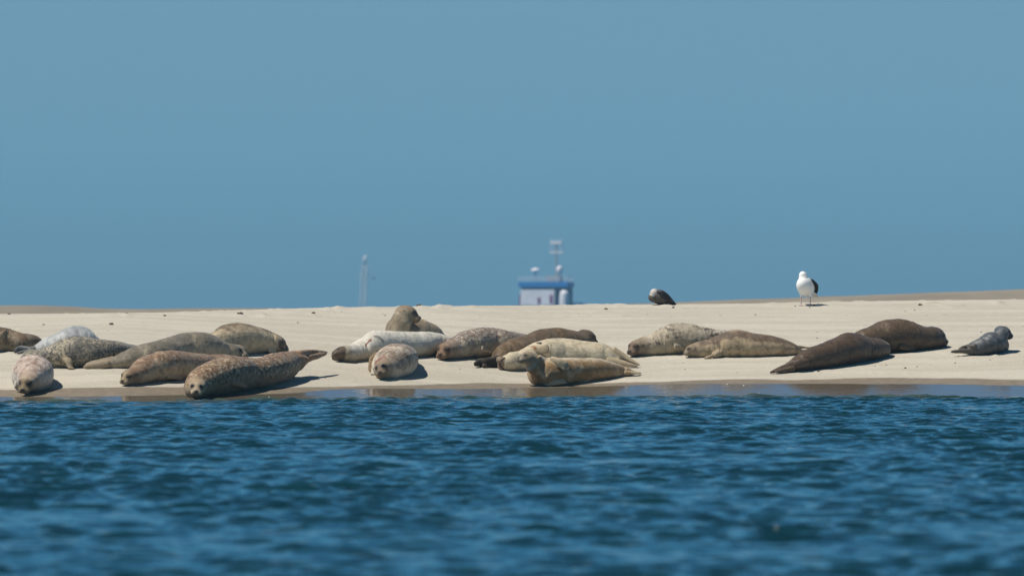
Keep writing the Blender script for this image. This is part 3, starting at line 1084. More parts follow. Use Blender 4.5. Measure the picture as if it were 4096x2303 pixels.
# 12 mottled seal left of the brown one
build_seal('grey-brown seal with a marbled back, between the big-eyed seal and the cream seals',
           coat('coat_marbled', (0.21, 0.16, 0.125), (0.40, 0.33, 0.235), (0.075, 0.046, 0.034), 21, .92, (0.42, .66), (0.58, .52, .43), .85, 25, seed=12, d0=.5, d1=.85, face=(0.19, 0.115, 0.065), head=(0.22, 0.155, 0.105), rear=(0.22, .18, .15)),
           [(1785, 1368, 1438), (1801, 1357, 1437), (1821, 1345, 1436), (1845, 1331, 1434), (1869, 1319, 1432), (1893, 1312, 1431), (1930, 1309, 1429), (1966, 1309, 1428), (2002, 1315, 1427), (2038, 1323, 1425), (2075, 1330, 1420), (2116, 1336, 1415), (2150, 1346, 1410), (2190, 1362, 1404), (2225, 1376, 1400)],
           head=(1784, 1401, 84, -28, -14, 0, None, -.08), eyes='shut',
           tubes=[('s', [(1930, 1393, 12, .5), (1955, 1401, 11, .5), (1978, 1411, 7, .5)])])

# 13 brown seal with dark hind flippers
build_seal('brown seal with black hind flippers, head turned away, behind the cream belly-up seal',
           coat('coat_brown', (0.125, 0.080, 0.043), (0.25, 0.175, 0.10), (0.055, 0.035, 0.02), 11, .6, (0.2, .5), (0.26, .19, .11), .4, 12, seed=13, d0=.4, d1=.8, head=(0.07, 0.046, 0.03), flip=(0.03, .023, .017), sand=.1),
           [(1972, 1432, 1466), (1995, 1398, 1466), (2020, 1371, 1464), (2050, 1354, 1460), (2084, 1344, 1456), (2121, 1334, 1450), (2159, 1319, 1444), (2196, 1310, 1438), (2228, 1309, 1434), (2258, 1314, 1430), (2283, 1320, 1426), (2308, 1324, 1420), (2330, 1322, 1414)],
           head=(2348, 1349, 78, 115, -20, 0, None, .02),
           tubes=[('p', [(1985, 1440, 20, .8, 1467), (1950, 1447, 17, .7, 1468), (1918, 1450, 16, .6, 1469), (1900, 1456, 9, .6, 1469)]),
                  ('p', [(1995, 1452, 17, .8, 1469), (1965, 1459, 12, .8, 1470), (1935, 1464, 7, .9, 1471)])])

# 14 cream seal lying belly up
build_seal('cream seal lying belly up with chin raised and clawed flipper on its chest',
           coat('coat_bellyup', (0.44, 0.36, 0.235), (0.58, 0.49, 0.335), (0.19, 0.115, 0.065), 9, .6, (-.2, .1), (0.62, .55, .42), .5, 8, seed=14, d0=.4, d1=.9, face=(0.20, 0.14, 0.095), sth=(.48, .62), sand=.2, flip=(0.40, .31, .20)),
           [(2022, 1418, 1482), (2042, 1408, 1482), (2067, 1405, 1481), (2094, 1396, 1480), (2119, 1382, 1479), (2149, 1367, 1478), (2190, 1357, 1478), (2238, 1353, 1476), (2283, 1356, 1475), (2333, 1361, 1473), (2382, 1367, 1472), (2412, 1371, 1471), (2440, 1384, 1470), (2466, 1402, 1469)],
           head=(2026, 1449, 66, -74, 4, 158, None, -.04), eyes='none', dorsal=(0, .3, -.9),
           tubes=[('p', [(2455, 1405, 20, .8, 1468), (2495, 1426, 15, .7, 1468), (2528, 1445, 11, .8, 1469), (2556, 1458, 5, 1, 1470)]),
                  ('p', [(2435, 1445, 20, .8, 1472), (2480, 1451, 15, .7, 1472), (2520, 1459, 10, .8, 1472), (2548, 1464, 5, 1, 1472)]),
                  ('s', [(2138, 1392, 13, .7, 6), (2162, 1398, 17, .45, 18), (2182, 1397, 21, .32, 27), (2192, 1395, 20, .28, 30)])],
           parts=[('claws', (2203, 1379), (2199, 1412), (1, .15), 4.5),
                  ('line', [(2020, 1431), (2007, 1440), (1999, 1453), (2002, 1464), (2012, 1474), (2018, 1479)], 2.4, MOUTH, 'mouth_line', None),
                  ('stain', [(2149, 1372), (2158, 1371), (2163, 1374)], 4.5, DARKP, 'dark_patch', None),
                  ('stain', [(2131, 1386), (2141, 1390)], 6, simple_mat('rusty_patch', (.33, .17, .08), .7, .2, .3, 60), 'rusty_patch', None)])

# 15 alert tan seal in front
build_seal('golden tan seal at the water looking up, flipper across its chest',
           coat('coat_gold', (0.30, 0.178, 0.076), (0.62, 0.52, 0.37), None, seed=15, d0=.12, d1=.42, face=(0.21, 0.18, 0.135), head=(0.27, 0.22, 0.15), sand=.25, flip=(0.42, .33, .215), gloss=.15, dn=.25),
           [(2148, 1450, 1534, .9), (2168, 1437, 1542), (2208, 1429, 1543), (2258, 1428, 1539), (2308, 1429, 1533), (2358, 1431, 1527), (2408, 1437, 1519), (2440, 1446, 1513), (2470, 1456, 1508), (2496, 1467, 1504), (2520, 1478, 1501)],
           head=(2111, 1432, 70, -58, 5, 0, 1543, .0), neck=False, f0=.2, eyek=.9, dorsal=(0, -.5, -.85),
           tubes=[('n', [(2188, 1494, 50, .95, 1539), (2162, 1475, 51, .66, 1540), (2141, 1457, 45, .58, 1541), (2127, 1442, 33, .6, 1541.5)]),
                  ('p', [(2505, 1480, 13, .9, 1504), (2530, 1486, 8, 1.2, 1502), (2562, 1493, 3.5, 2, 1500)]),
                  ('p', [(2500, 1492, 9, 1, 1506), (2535, 1493, 6, 1.4, 1504), (2555, 1494, 4, 1.8, 1503)]),
                  ('s', [(2208, 1436, 13, .7, 8), (2234, 1448, 17, .45, 19), (2256, 1461, 19, .32, 25), (2268, 1471, 17, .28, 26)]),
                  ('p', [(2192, 1536, 9, .9, 1545), (2216, 1530, 12, .8, 1545), (2246, 1527, 11, .8, 1544), (2262, 1530, 7, .8, 1543)])],
           parts=[('claws', (2281, 1461), (2268, 1486), (.8, .6), 4)])

# 16 dappled seal
build_seal('pale seal with dark dapples on its back, behind the pale-flanked brown seal',
           coat('coat_dapple', (0.42, 0.355, 0.26), (0.40, 0.32, 0.21), (0.065, 0.045, 0.032), 13, .95, (0.42, .62), (0.56, .49, .38), .5, 17, seed=16, d0=.5, d1=.8, face=(0.16, 0.105, 0.07), head=(0.23, 0.17, 0.11), rear=(0.50, .44, .35), sth=(.45,.58)),
           [(2548, 1356, 1425), (2570, 1346, 1424), (2590, 1341, 1423), (2615, 1328, 1422), (2640, 1312, 1421), (2662, 1300, 1420), (2693, 1292, 1419), (2724, 1291, 1417), (2771, 1296, 1415), (2802, 1305, 1413), (2848, 1314, 1409), (2904, 1321, 1404), (2950, 1335, 1400), (2990, 1354, 1396), (3020, 1370, 1393)],
           head=(2546, 1388, 76, -40, -16, 0, None, -.07), eyes='shut',
           tubes=[('s', [(2700, 1386, 12, .5), (2722, 1389, 11, .5), (2742, 1394, 7, .5)])])

# 17 brown seal with pale flank
build_seal('brown seal with a pale gold flank asleep, one small foreflipper on the sand',
           coat('coat_dusk', (0.145, 0.10, 0.066), (0.44, 0.33, 0.205), (0.06, 0.040, 0.028), 8, .7, (0.45, .75), seed=17, d0=0.42, d1=0.6, head=(0.27, 0.205, 0.135), face=(0.25, 0.19, 0.125), flip=(0.32, .24, .155), dn=.28, sand=.1),
           [(2775, 1372, 1430), (2800, 1362, 1430), (2824, 1358, 1430), (2848, 1352, 1430), (2879, 1338, 1429), (2910, 1324, 1429), (2941, 1318, 1428), (2972, 1320, 1428), (3003, 1328, 1428), (3035, 1335, 1427), (3066, 1339, 1426), (3097, 1345, 1425), (3128, 1354, 1423), (3159, 1366, 1421), (3185, 1379, 1418)],
           head=(2770, 1399, 60, -72, -10, 0, None, -.05), eyes='shut', dorsal=(0, .35, .9),
           tubes=[('p', [(3175, 1390, 11, .9, 1414), (3205, 1388, 7, 1, 1410), (3238, 1390, 4, 1.2, 1408)]),
                  ('p', [(3170, 1408, 13, .9, 1420), (3200, 1404, 9, .9, 1416), (3230, 1400, 5, 1.2, 1412)]),
                  ('p', [(2875, 1412, 15, 1.0, 1432), (2850, 1423, 11, 1.1, 1434), (2830, 1429, 8, 1.3, 1436), (2820, 1431, 5, 1.4, 1436)])])

# 18 dark brown seal in front on the right
build_seal('dark chocolate seal with hind flippers towards the water and head turned away',
           coat('coat_choc', (0.080, 0.049, 0.028), (0.062, 0.040, 0.025), (0.028, 0.019, 0.013), 10, .6, (0.1, .4), (0.14, .095, .055), .5, 13, seed=18, d0=.4, d1=.8, flip=(0.09, .06, .038), gloss=.35),
           [(3150, 1449, 1487), (3175, 1430, 1487), (3205, 1409, 1485), (3240, 1390, 1481), (3290, 1374, 1475), (3335, 1354, 1468), (3380, 1334, 1461), (3420, 1329, 1454), (3455, 1341, 1447), (3487, 1349, 1441), (3512, 1352, 1435), (3530, 1362, 1427)],
           head=(3508, 1391, 88, 165, -15, 0, None, .10),
           tubes=[('p', [(3175, 1458, 21, .8, 1487), (3142, 1470, 15, .7, 1490), (3110, 1480, 10, .8, 1493), (3082, 1489, 5, 1, 1496)]),
                  ('p', [(3172, 1474, 11, .8, 1490), (3135, 1481, 8, .8, 1493), (3105, 1487, 5, .9, 1496)]),
                  ('s', [(3228, 1450, 15, .6), (3204, 1451, 17, .6), (3186, 1453, 14, .6)])])

# 19 dark brown seal behind it
build_seal('dark brown seal with a tall hump, snout pointing right, behind the chocolate seal',
           coat('coat_bark', (0.092, 0.058, 0.032), (0.075, 0.048, 0.028), (0.030, 0.020, 0.014), 10, .6, (0.1, .4), (0.18, .125, .068), .55, 14, seed=19, d0=.35, d1=.8, head=(0.062, .042, .03), gloss=.35),
           [(3400, 1350, 1425), (3430, 1325, 1422), (3459, 1312, 1420), (3490, 1300, 1417), (3521, 1286, 1414), (3552, 1278, 1412), (3583, 1275, 1410), (3614, 1277, 1408), (3646, 1285, 1405), (3677, 1298, 1402), (3701, 1306, 1399), (3725, 1306, 1396), (3742, 1312, 1393)],
           head=(3742, 1342, 88, 98, -24, 0, None, 0),
           tubes=[('s', [(3600, 1384, 13, .5), (3630, 1390, 13, .5), (3660, 1396, 9, .5)])])

# 20 small slate pup
build_seal('small slate-grey seal pup with its head up and tail off the sand',
           coat('coat_slate', (0.088, 0.096, 0.102), (0.055, 0.056, 0.055), (0.022, 0.023, 0.026), 14, .7, (0.2, .5), (0.25, .265, .265), .35, 20, seed=20, d0=.35, d1=.8, gloss=.42, flip=(0.085, .07, .055), face=(0.025, .026, .03)),
           [(3878, 1374, 1417), (3899, 1361, 1421), (3917, 1352, 1422), (3933, 1341, 1421), (3950, 1331, 1420), (3970, 1327, 1417), (3990, 1332, 1414), (4006, 1346, 1409), (4016, 1366, 1403)],
           head=(4014, 1328, 64, 96, -18, 0, 1412, .10),
           tubes=[('n', [(3990, 1370, 36, 1, 1412), (3999, 1351, 34, .9, 1411), (4008, 1336, 28, .9, 1411)]),
                  ('p', [(3890, 1404, 13, .8, 1422), (3856, 1404, 10, .8, 1424), (3826, 1405, 8, .8, 1426), (3806, 1406, 4, .9, 1427)]),
                  ('p', [(3892, 1384, 9, .9, 1418), (3862, 1386, 8, .8, 1421), (3838, 1396, 6, .8, 1424)]),
                  ('s', [(3900, 1382, 8, .6), (3885, 1385, 8, .6), (3872, 1387, 6, .6)])])


# ------------------------------------------------------------------ birds
WHITEF = simple_mat('white_feathers', (0.80, 0.79, 0.76), 0.75, 0.2, 0.05, 40, 0.15)
BLACKF = simple_mat('black_feathers', (0.014, 0.014, 0.017), 0.55, 0.35, 0.3, 30, 0.3)
PINKL = simple_mat('pink_leg', (0.50, 0.33, 0.33), 0.5, 0.4)
BEAKM = simple_mat('beak', (0.45, 0.30, 0.08), 0.4, 0.4)


def fused_part(name, sh, mat, root, org, voxel=0.006, smooth=4):
    me = fuse(sh, voxel, smooth)
    co = np.empty(len(me.vertices) * 3, np.float32)
    me.vertices.foreach_get('co', co)
    co = co.reshape(-1, 3) - np.array(org)
    me.vertices.foreach_set('co', co.astype(np.float32).ravel())
    me.polygons.foreach_set('use_smooth', np.ones(len(me.polygons), bool))
    me.materials.clear()
    me.materials.append(mat)
    me.name = name
    o = bpy.data.objects.new(name, me)
    COL.objects.link(o)
    if root:
        o.parent = root
    return o


def build_gull():
    org = on_ground(3224, 1223)
    Y = org.y
    k = Y / F
    root = empty('black_backed_gull', org)
    tag(root, 'white gull with black wings standing on pink legs on the sandbank crest', 'gull')
    P = lambda px, py, d: np.array(PX(px, py, Y + d))
    I3 = np.eye(3)
    sh = Shells()
    rot = np.array(Matrix.Rotation(rad(-22), 3, 'Z') @ Matrix.Rotation(rad(-18), 3, 'X')).T
    sh.add(*ellipsoid(P(3222, 1146, .06), rot, (34 * k, 58 * k, 37 * k), 28, 18))
    sh.add(*ellipsoid(P(3217, 1139, .0), I3, (31 * k, 28 * k, 34 * k), 24, 16))
    V, fs, _ = loft([(*P(3218, 1138, .0), 27 * k, 27 * k), (*P(3214, 1116, -.01), 20 * k, 20 * k), (*P(3212, 1102, -.01), 16 * k, 16 * k)], False)
    sh.add(V, fs)
    sh.add(*ellipsoid(P(3211, 1100, 0.0), I3, (15 * k, 20 * k, 15 * k)))
    for px in (3205, 3241):
        V, fs, _ = loft([(*P(px, 1165, .02), 10 * k, 10 * k), (*P(px, 1178, .02), 7 * k, 7 * k), (*P(px, 1185, .02), 3 * k, 3 * k)], False)
        sh.add(V, fs)
    fused_part('body', sh, WHITEF, root, org)
    # wings folded along the flanks, tips crossing behind
    for side, (x0, x1, x2, d) in (('r', (3246, 3256, 3261, 0.0)), ('l', (3206, 3204, 3210, 0.08))):
        sh = Shells()
        V, fs, _ = loft([(*P(x0, 1121, .02 + d), 6 * k, 9 * k), (*P((x0 + x1) / 2 + 2, 1136, .07 + d), 9 * k, 18 * k), (*P(x1, 1150, .12 + d), 8 * k, 19 * k),
                         (*P(x2, 1165, .18 + d), 5 * k, 12 * k), (*P(x2 + 3, 1174, .24 + d), 3 * k, 4 * k)], False)
        c = V.mean(0)
        sh.add(V, fs)
        fused_part('wing', sh, BLACKF, root, org, .005, 3)
    V, fs, _ = loft([(*P(3248, 1172, .16), 5 * k, 14 * k), (*P(3258, 1180, .24), 4 * k, 13 * k), (*P(3266, 1187, .30), 2 * k, 12 * k)], False)
    mesh_obj('tail', V - np.array(org), fs, WHITEF, root)
    V, fs, _ = loft([(*P(3264, 1158, .22), 2 * k, 2 * k), (*P(3270, 1161, .25), 1.4 * k, 1.6 * k)], False, 8, .001)
    mesh_obj('wing_tip', V - np.array(org), fs, WHITEF, root)
    V, fs, _ = loft([(*P(3212, 1103, .07), 4 * k, 3.5 * k), (*P(3214, 1106, .12), 3 * k, 2.5 * k), (*P(3215, 1110, .15), 1 * k, 1 * k)], False, 10, .001)
    mesh_obj('beak', V - np.array(org), fs, BEAKM, root)
    for px, d in ((3205, .02), (3241, .03)):
        foot = PX(px, 1224, Y + d)
        foot.z = gz(foot.x, foot.y) + .008
        top = Vector(P(px, 1180, .02))
        kn = top.lerp(foot, .25)
        V, fs, _ = loft([(*top, .008, .008), (*top.lerp(kn, .6), .007, .007), (*kn, .009, .009), (*kn.lerp(foot, .3), .0062, .0062), (*kn.lerp(foot, .85), .0062, .0062), (*foot, .008, .008)], False, 10)
        leg = mesh_obj('leg', V - np.array(org), fs, PINKL, root)
        fv, ff = [], []
        for a in (-52, 0, 52):
            q = foot + Vector((math.sin(rad(a)) * .05, -math.cos(rad(a)) * .055, -.004))
            q.z = gz(q.x, q.y) + .004
            V, fs, _ = loft([(*foot, .006, .006), (*foot.lerp(q, .6), .005, .005), (*q, .003, .003)], False, 6)
            ff += [tuple(i + len(fv) for i in f) for f in fs]
            fv += list(V - np.array(org))
        n0 = len(fv)
        tips = []
        for a in (-52, 0, 52):
            q = foot + Vector((math.sin(rad(a)) * .05, -math.cos(rad(a)) * .055, -.004))
            q.z = gz(q.x, q.y) + .005
            tips.append(q - org)
        fv += [np.array(foot - org), *[np.array(t_) for t_ in tips]]
        ff += [(n0, n0 + 1, n0 + 2), (n0, n0 + 2, n0 + 3)]
        mesh_obj('foot', fv, ff, PINKL, leg)


def build_resting_gull():
    org = on_ground(2648, 1221)
    Y = org.y
    k = Y / F
    root = empty('young_gull', org)
    tag(root, 'mottled brown young gull crouching asleep on the sandbank crest, head tucked in', 'gull')
    P = lambda px, py, d: np.array(PX(px, py, Y + d))
    m, t, b = new_mat('brown_feathers')
    oc = t.n('ShaderNodeTexCoord').outputs['Object']
    pale = t.attr('pale')
    f = t.noise(t.n('ShaderNodeMapping', {0: oc, 3: (1, 1, 2.2)}).outputs[0], 38, 4, .6)
    c = t.mix(t.ss(f, .42, .62), (0.045, 0.036, 0.028), (0.125, 0.10, 0.075))
    c = t.mix(pale, c, (0.50, 0.46, 0.42))
    t.put(b.inputs['Base Color'], c)
    b.inputs['Roughness'].default_value = .7
    t.put(b.inputs['Normal'], t.n('ShaderNodeBump', {'Height': f, 'Strength': .5, 'Distance': .01}))
    sh = Shells()
    V, fs, _ = loft([(*P(2613, 1188, .0), 20 * k, 22 * k), (*P(2630, 1187, .03), 29 * k, 32 * k), (*P(2650, 1191, .06), 30 * k, 34 * k), (*P(2672, 1199, .09), 22 * k, 28 * k),
                     (*P(2690, 1209, .11), 10 * k, 16 * k), (*P(2701, 1216, .12), 4 * k, 9 * k)], True)
    V[:, 2] = np.maximum(V[:, 2], ground_arr(V[:, 0], V[:, 1]) - .006)
    sh.add(V, fs)
    sh.add(*ellipsoid(P(2617, 1172, -.01), np.eye(3), (17 * k, 19 * k, 18 * k)))
    o = fused_part('body', sh, m, root, org, .005, 4)
    co = np.array([v.co for v in o.data.vertices]) + np.array(org)
    d1 = np.linalg.norm(co - P(2614, 1166, -.03), axis=1)
    pal = 1 - sstep(d1, 15 * k, 24 * k)
    a = o.data.attributes.new('pale', 'FLOAT', 'POINT')
    a.data.foreach_set('value', pal.astype(np.float32))
    DW = simple_mat('dark_flight_feathers', (0.018, 0.016, 0.017), .5, .3, .5, 40, .4)
    for d, dz in ((-.075, 0), (.16, -2)):
        V, fs, _ = loft([(*P(2632, 1170 + dz, d + .02), 10 * k, 4 * k), (*P(2652, 1178 + dz, d), 15 * k, 5 * k), (*P(2675, 1193 + dz, d + .03), 12 * k, 5 * k), (*P(2694, 1208, d * .3 + .09), 6 * k, 4 * k), (*P(2704, 1217, .11), 2 * k, 3 * k)], True, 16)
        V[:, 2] = np.maximum(V[:, 2], ground_arr(V[:, 0], V[:, 1]) + .003)
        mesh_obj('wing', V - np.array(org), fs, DW, root)


build_gull()
build_resting_gull()


# ------------------------------------------------------------------ ship and beacon far behind
def bx(bm, x0, x1, y0, y1, z0, z1):
    vs = [bm.verts.new((x, y, z)) for x in (x0, x1) for y in (y0, y1) for z in (z0, z1)]
    for f in ((0, 1, 3, 2), (4, 6, 7, 5), (0, 4, 5, 1), (2, 3, 7, 6), (0, 2, 6, 4), (1, 5, 7, 3)):
        bm.faces.new([vs[i] for i in f])


def bm_obj(name, bm, mat, parent, bevel=0.0):
    if bevel:
        bmesh.ops.bevel(bm, geom=list(bm.edges), offset=bevel, segments=2, affect='EDGES')
    bmesh.ops.recalc_face_normals(bm, faces=list(bm.faces))
    me = bpy.data.meshes.new(name)
    bm.to_mesh(me)
    bm.free()
    me.materials.append(mat)
    o = bpy.data.objects.new(name, me)
    COL.objects.link(o)
    o.parent = parent
    return o


def build_ship():
    Yb = 800.0
    k = Yb / F
    root = empty('fishing_boat', ((2185 - 2048) * k, Yb, 0))
    root.rotation_euler = (0, 0, rad(-20))        # deckhouse front turned to the sun, one flank in shade
    tag(root, 'distant blue and white boat with a tall mast beyond the sandbank', 'boat')
    z = lambda py: H - (py - HOR) * k
    fx = lambda px: ((px - 2185) * k + 1.03) / .94     # along the front wall, which stands at y = -3
    blue = simple_mat('boat_blue', (0.02, 0.20, 0.52), .45, .4, .1, 1.0)
    navy = simple_mat('boat_navy', (0.015, 0.06, 0.14), .5, .4, .1, 1.0)
    white = simple_mat('boat_white', (0.82, 0.78, 0.80), .5, .3, .06, 1.5)
    dark = simple_mat('boat_windows', (0.05, 0.085, 0.11), .2, .5)
    plum = simple_mat('boat_doors', (0.24, 0.07, 0.17), .6, .3, .2, 2)
    grey = simple_mat('boat_grey', (0.34, 0.35, 0.37), .6, .3, .1, 1)

    def box(name, x0, x1, top, bot, d0, d1, mat, parent=root, bevel=.03):
        bm = bmesh.new()
        bx(bm, x0, x1, d0, d1, z(bot), z(top))
        return bm_obj(name, bm, mat, parent, bevel)
    # hull, bow pointing away to the right
    vs, fs = [], []
    secs = [(-4.2, 4.3, 1223), (0, 4.5, 1221), (6, 4.2, 1219), (12, 2.6, 1216), (16, .3, 1208)]
    for yy, hw, tp in secs:
        vs += [(-hw, yy, z(tp)), (hw, yy, z(tp)), (hw * .8, yy, -.4), (-hw * .8, yy, -.4)]
    n = len(secs)
    for i in range(n - 1):
        for j in range(4):
            j2 = (j + 1) % 4
            fs.append((i * 4 + j, i * 4 + j2, (i + 1) * 4 + j2, (i + 1) * 4 + j))
    fs += [(0, 1, 2, 3), tuple((n - 1) * 4 + j for j in (3, 2, 1, 0))]
    mesh_obj('hull', vs, fs, navy, root, smooth=False)
    h = box('deckhouse', fx(2082), fx(2216), 1159, 1222, -3.0, -.5, white)
    for a, b_, t_, bt in ((2150, 2162, 1190, 1213), (2198, 2211, 1180, 1213)):
        box('door', fx(a), fx(b_), t_, bt, -3.05, -2.97, plum, h, 0)
    box('corner_post', fx(2082) - .32, fx(2082) - .02, 1180, 1222, -2.9, -.6, plum)
    box('recess', fx(2216) + .02, 4.7, 1149.4, 1222, -2.55, -.45, navy)
    wb = box('window_band', fx(2082) + .1, fx(2214), 1149.4, 1158.8, -2.8, -.6, dark)
    bm = bmesh.new()
    for q in range(7):
        bx(bm, -3.1 + q * .72, -2.55 + q * .72, -2.86, -2.805, z(1158.6), z(1150))
    bm_obj('pane', bm, navy, wb)
    box('bridge_deck', -3.68, 4.85, 1128, 1149.2, -3.12, -.2, blue, root, .06)
    # rounded white locker in front of the recess
    V, fs, _ = loft([(fx(2254), -2.7, z(1224), .80, .80), (fx(2254), -2.7, z(1195), .80, .80), (fx(2254), -2.7, z(1178), .76, .76)], False, 20)
    mesh_obj('locker', V, fs, white, root)
    box('wheelhouse', .6, 3.0, 1104, 1127.8, -2.0, -.4, grey)
    for a, b_, t_, bt, ly, nm in ((2124, 2160, 1072, 1092, -1.6, 'liferaft'), (2226, 2250, 1063, 1098, -1.4, 'radar_dome')):
        lx = (((a + b_) / 2 - 2185) * k - .342 * ly) / .94
        V, f_ = ellipsoid((lx, ly, z((t_ + bt) / 2)), np.eye(3), ((b_ - a) / 2 * k, .6, (bt - t_) / 2 * k), 16, 10)
        o = mesh_obj(nm, V, f_, white, root)
        box('post', lx - .09, lx + .09, bt - 3, 1128, ly - .09, ly + .09, grey, o, 0)
    bm = bmesh.new()
    for q in range(13):
        lx = -3.6 + q * .69
        bx(bm, lx - .03, lx + .03, -3.05, -2.99, z(1128), z(1108))
    for q in range(5):
        bx(bm, 4.7, 4.76, -2.9 + q * .6, -2.84 + q * .6, z(1128), z(1108))
    for py in (1108, 1117):
        bx(bm, -3.63, 4.77, -3.06, -2.98, z(py) - .03, z(py) + .03)
        bx(bm, 4.69, 4.77, -2.9, -.4, z(py) - .03, z(py) + .03)
    bm_obj('railing', bm, white, root)
    mx = 2225
    lx = ((mx - 2185) * k + .342 * .9) / .94
    mast = box('mast', lx - .12, lx + .12, 966, 1104, -1.02, -.78, grey)
    box('crosstree', lx - 1.15, lx + 1.15, 1007, 1013, -1.04, -.76, white, mast, .02)
    box('antenna_bar', lx - 1.0, lx + 1.0, 966, 978, -1.1, -.7, white, mast, .05)
    for q in (-1.0, -.4, .5, 1.0):
        box('aerial', lx + q - .03, lx + q + .03, 955, 1007, -.93, -.87, white, mast, 0)
    return root


def build_beacon():
    Yb = 2400.0
    k = Yb / F
    root = empty('navigation_beacon', ((1455 - 2048) * k, Yb, 0))
    tag(root, 'distant slim pale lattice beacon rising beyond the sandbank', 'beacon')
    x = lambda px: (px - 1455) * k
    z = lambda py: H - (py - HOR) * k
    white = simple_mat('beacon_white', (0.80, 0.80, 0.78), .6, .3, .1, .6)
    band = simple_mat('beacon_band', (0.13, 0.20, 0.31), .6, .3)
    dark = simple_mat('beacon_dark', (0.05, 0.07, 0.10), .6, .3)
    # lattice column: four leaning legs with cross braces
    V, fs = [], []

    def bar(a, b_, r):
        v, f, _ = loft([(*a, r, r), (*b_, r, r)], False, 6)
        fs.extend(tuple(i + len(V) for i in q) for q in f)
        V.extend(tuple(p) for p in v)
    def corner(t, sx, sy):
        py = 1262 + (1064 - 1262) * t
        return (x(1450 + 9 * t) + sx * (10.5 - 1.5 * t) * k, sy * 10 * k, z(py))
    cs = ((-1, -1), (1, -1), (1, 1), (-1, 1))
    for sx, sy in cs:
        bar(corner(0, sx, sy), corner(1, sx, sy), .40)
    for q in range(9):
        for c in range(4):
            a, b_ = cs[c], cs[(c + 1) % 4]
            bar(corner(q / 9, *a), corner((q + 1) / 9, *b_), .22)
            bar(corner(q / 9, *b_), corner((q + 1) / 9, *a), .22)
            bar(corner((q + 1) / 9, *a), corner((q + 1) / 9, *b_), .22)
    mesh_obj('lattice_column', V, fs, white, root)

    def col(name, rows, mat):
        v, f, _ = loft([(x(px), 0, z(py), r * k, r * k) for px, py, r in rows], False, 16)
        return mesh_obj(name, v, f, mat, root)
    col('band', [(1459, 1062, 7), (1460, 1054, 7), (1460, 1048, 7)], band)
    col('lantern', [(1460, 1044, 8), (1461, 1034, 9), (1462, 1026, 6), (1463, 1021, 3)], white)
    bm = bmesh.new()
    bx(bm, x(1434), x(1478), -.9, .9, z(1106), z(1098))
    bx(bm, x(1478), x(1497), -.1, .1, z(1103), z(1101))
    g = bm_obj('gallery', bm, white, root)
    v, f = ellipsoid((x(1495), 0, z(1112)), np.eye(3), (7 * k, 7 * k, 7 * k), 14, 9)
    mesh_obj('day_ball', v, f, dark, g)


build_ship()
build_beacon()


# ------------------------------------------------------------------ wrack, shells and pebbles on the sand
WRACK = simple_mat('seaweed', (0.125, 0.10, 0.066), 0.7, 0.3, 0.5, 60, .4)
PEB = simple_mat('dark_pebble', (0.15, 0.118, 0.082), 0.7, 0.3, 0.4, 80, .4)
CASTM = simple_mat('sand_clod', (0.33, 0.275, 0.195), 0.9, 0.15, 0.25, 60, .5)
SHELL = simple_mat('white_shell', (0.80, 0.78, 0.72), 0.4, 0.5, 0.1, 60)
rs = random.Random(11)


def seaweed(px, py, wpx, label):
    wpx *= 0.78
    o_ = on_ground(px, py)
    k = o_.y / F
    V, fs = [], []
    for i in range(9):
        a = rs.uniform(0, 6.28)
        L = wpx * k * rs.uniform(.35, .6)
        c = Vector((rs.uniform(-.3, .3) * wpx * k, rs.uniform(-.2, .2) * wpx * k, 0))
        d = Vector((math.cos(a), math.sin(a) * .8, 0))
        hgt = wpx * k * rs.uniform(.12, .38)
        r = wpx * k * rs.uniform(.05, .11)
        v, f, _ = loft([(*(c - d * L * .6), r * .5, r * .7), (*(c - d * L * .2 + Vector((0, 0, hgt))), r, r * 1.5), (*(c + d * L * .2 + Vector((0, 0, hgt * .7))), r, r * 1.4), (*(c + d * L * .6 + Vector((0, 0, .004))), r * .4, r * .5)], False, 7, .002)
        fs += [tuple(j + len(V) for j in q) for q in f]
        V += [tuple(p) for p in v]
    o = mesh_obj('seaweed_clump', V, fs, WRACK)
    o.location = o_
    tag(o, label, 'seaweed', 'clumps of seaweed on the sandbank')


seaweed(962, 1258, 30, 'dark seaweed clump on the sand behind the tan seal with the brown ridge')
seaweed(1060, 1260, 22, 'small seaweed clump on a low sand heap, right of the larger dark clump')
seaweed(1255, 1255, 26, 'dark seaweed clump on the open sand below the distant beacon')
seaweed(508, 1257, 20, 'reddish dark seaweed clump on the sand behind the pale grey-white seal')
seaweed(447, 1299, 26, 'flat seaweed strand on the sand above the crusted and spotted grey seals')
seaweed(1676, 1223, 30, 'seaweed strands on the crest right beside the raised seal head')
seaweed(3256, 1222, 15, "dark seaweed clump touching the standing gull's shadow")
seaweed(3239, 1230, 10, "tiny dark seaweed clump under the standing gull's right foot")
seaweed(3180, 1225, 11, "brownish seaweed scrap left of the standing gull's feet")
seaweed(2423, 1238, 20, 'flat dark seaweed clump on the sand between the boat and the crouching gull')
seaweed(2692, 1232, 18, 'dark seaweed strands in front of the crouching young gull')
seaweed(3681, 1222, 24, 'flat seaweed strand on the crest right of the standing gull')
seaweed(3997, 1214, 18, 'dark seaweed on the sand heap at the far right of the crest')


def blob(rx, ry, rz, seed):
    V, fs = ellipsoid((0, 0, 0), np.eye(3), (1, 1, 1), 10, 7)
    out = []
    for v in V:
        n = mnoise.noise(Vector(v) * 1.4 + Vector((seed * 3.3, seed, 0)))
        q = v * (1 + .35 * n)
        out.append((q[0] * rx, q[1] * ry, q[2] * rz))
    me = bpy.data.meshes.new('pebble')
    me.from_pydata(out, [], fs)
    me.polygons.foreach_set('use_smooth', np.ones(len(me.polygons), bool))
    return me


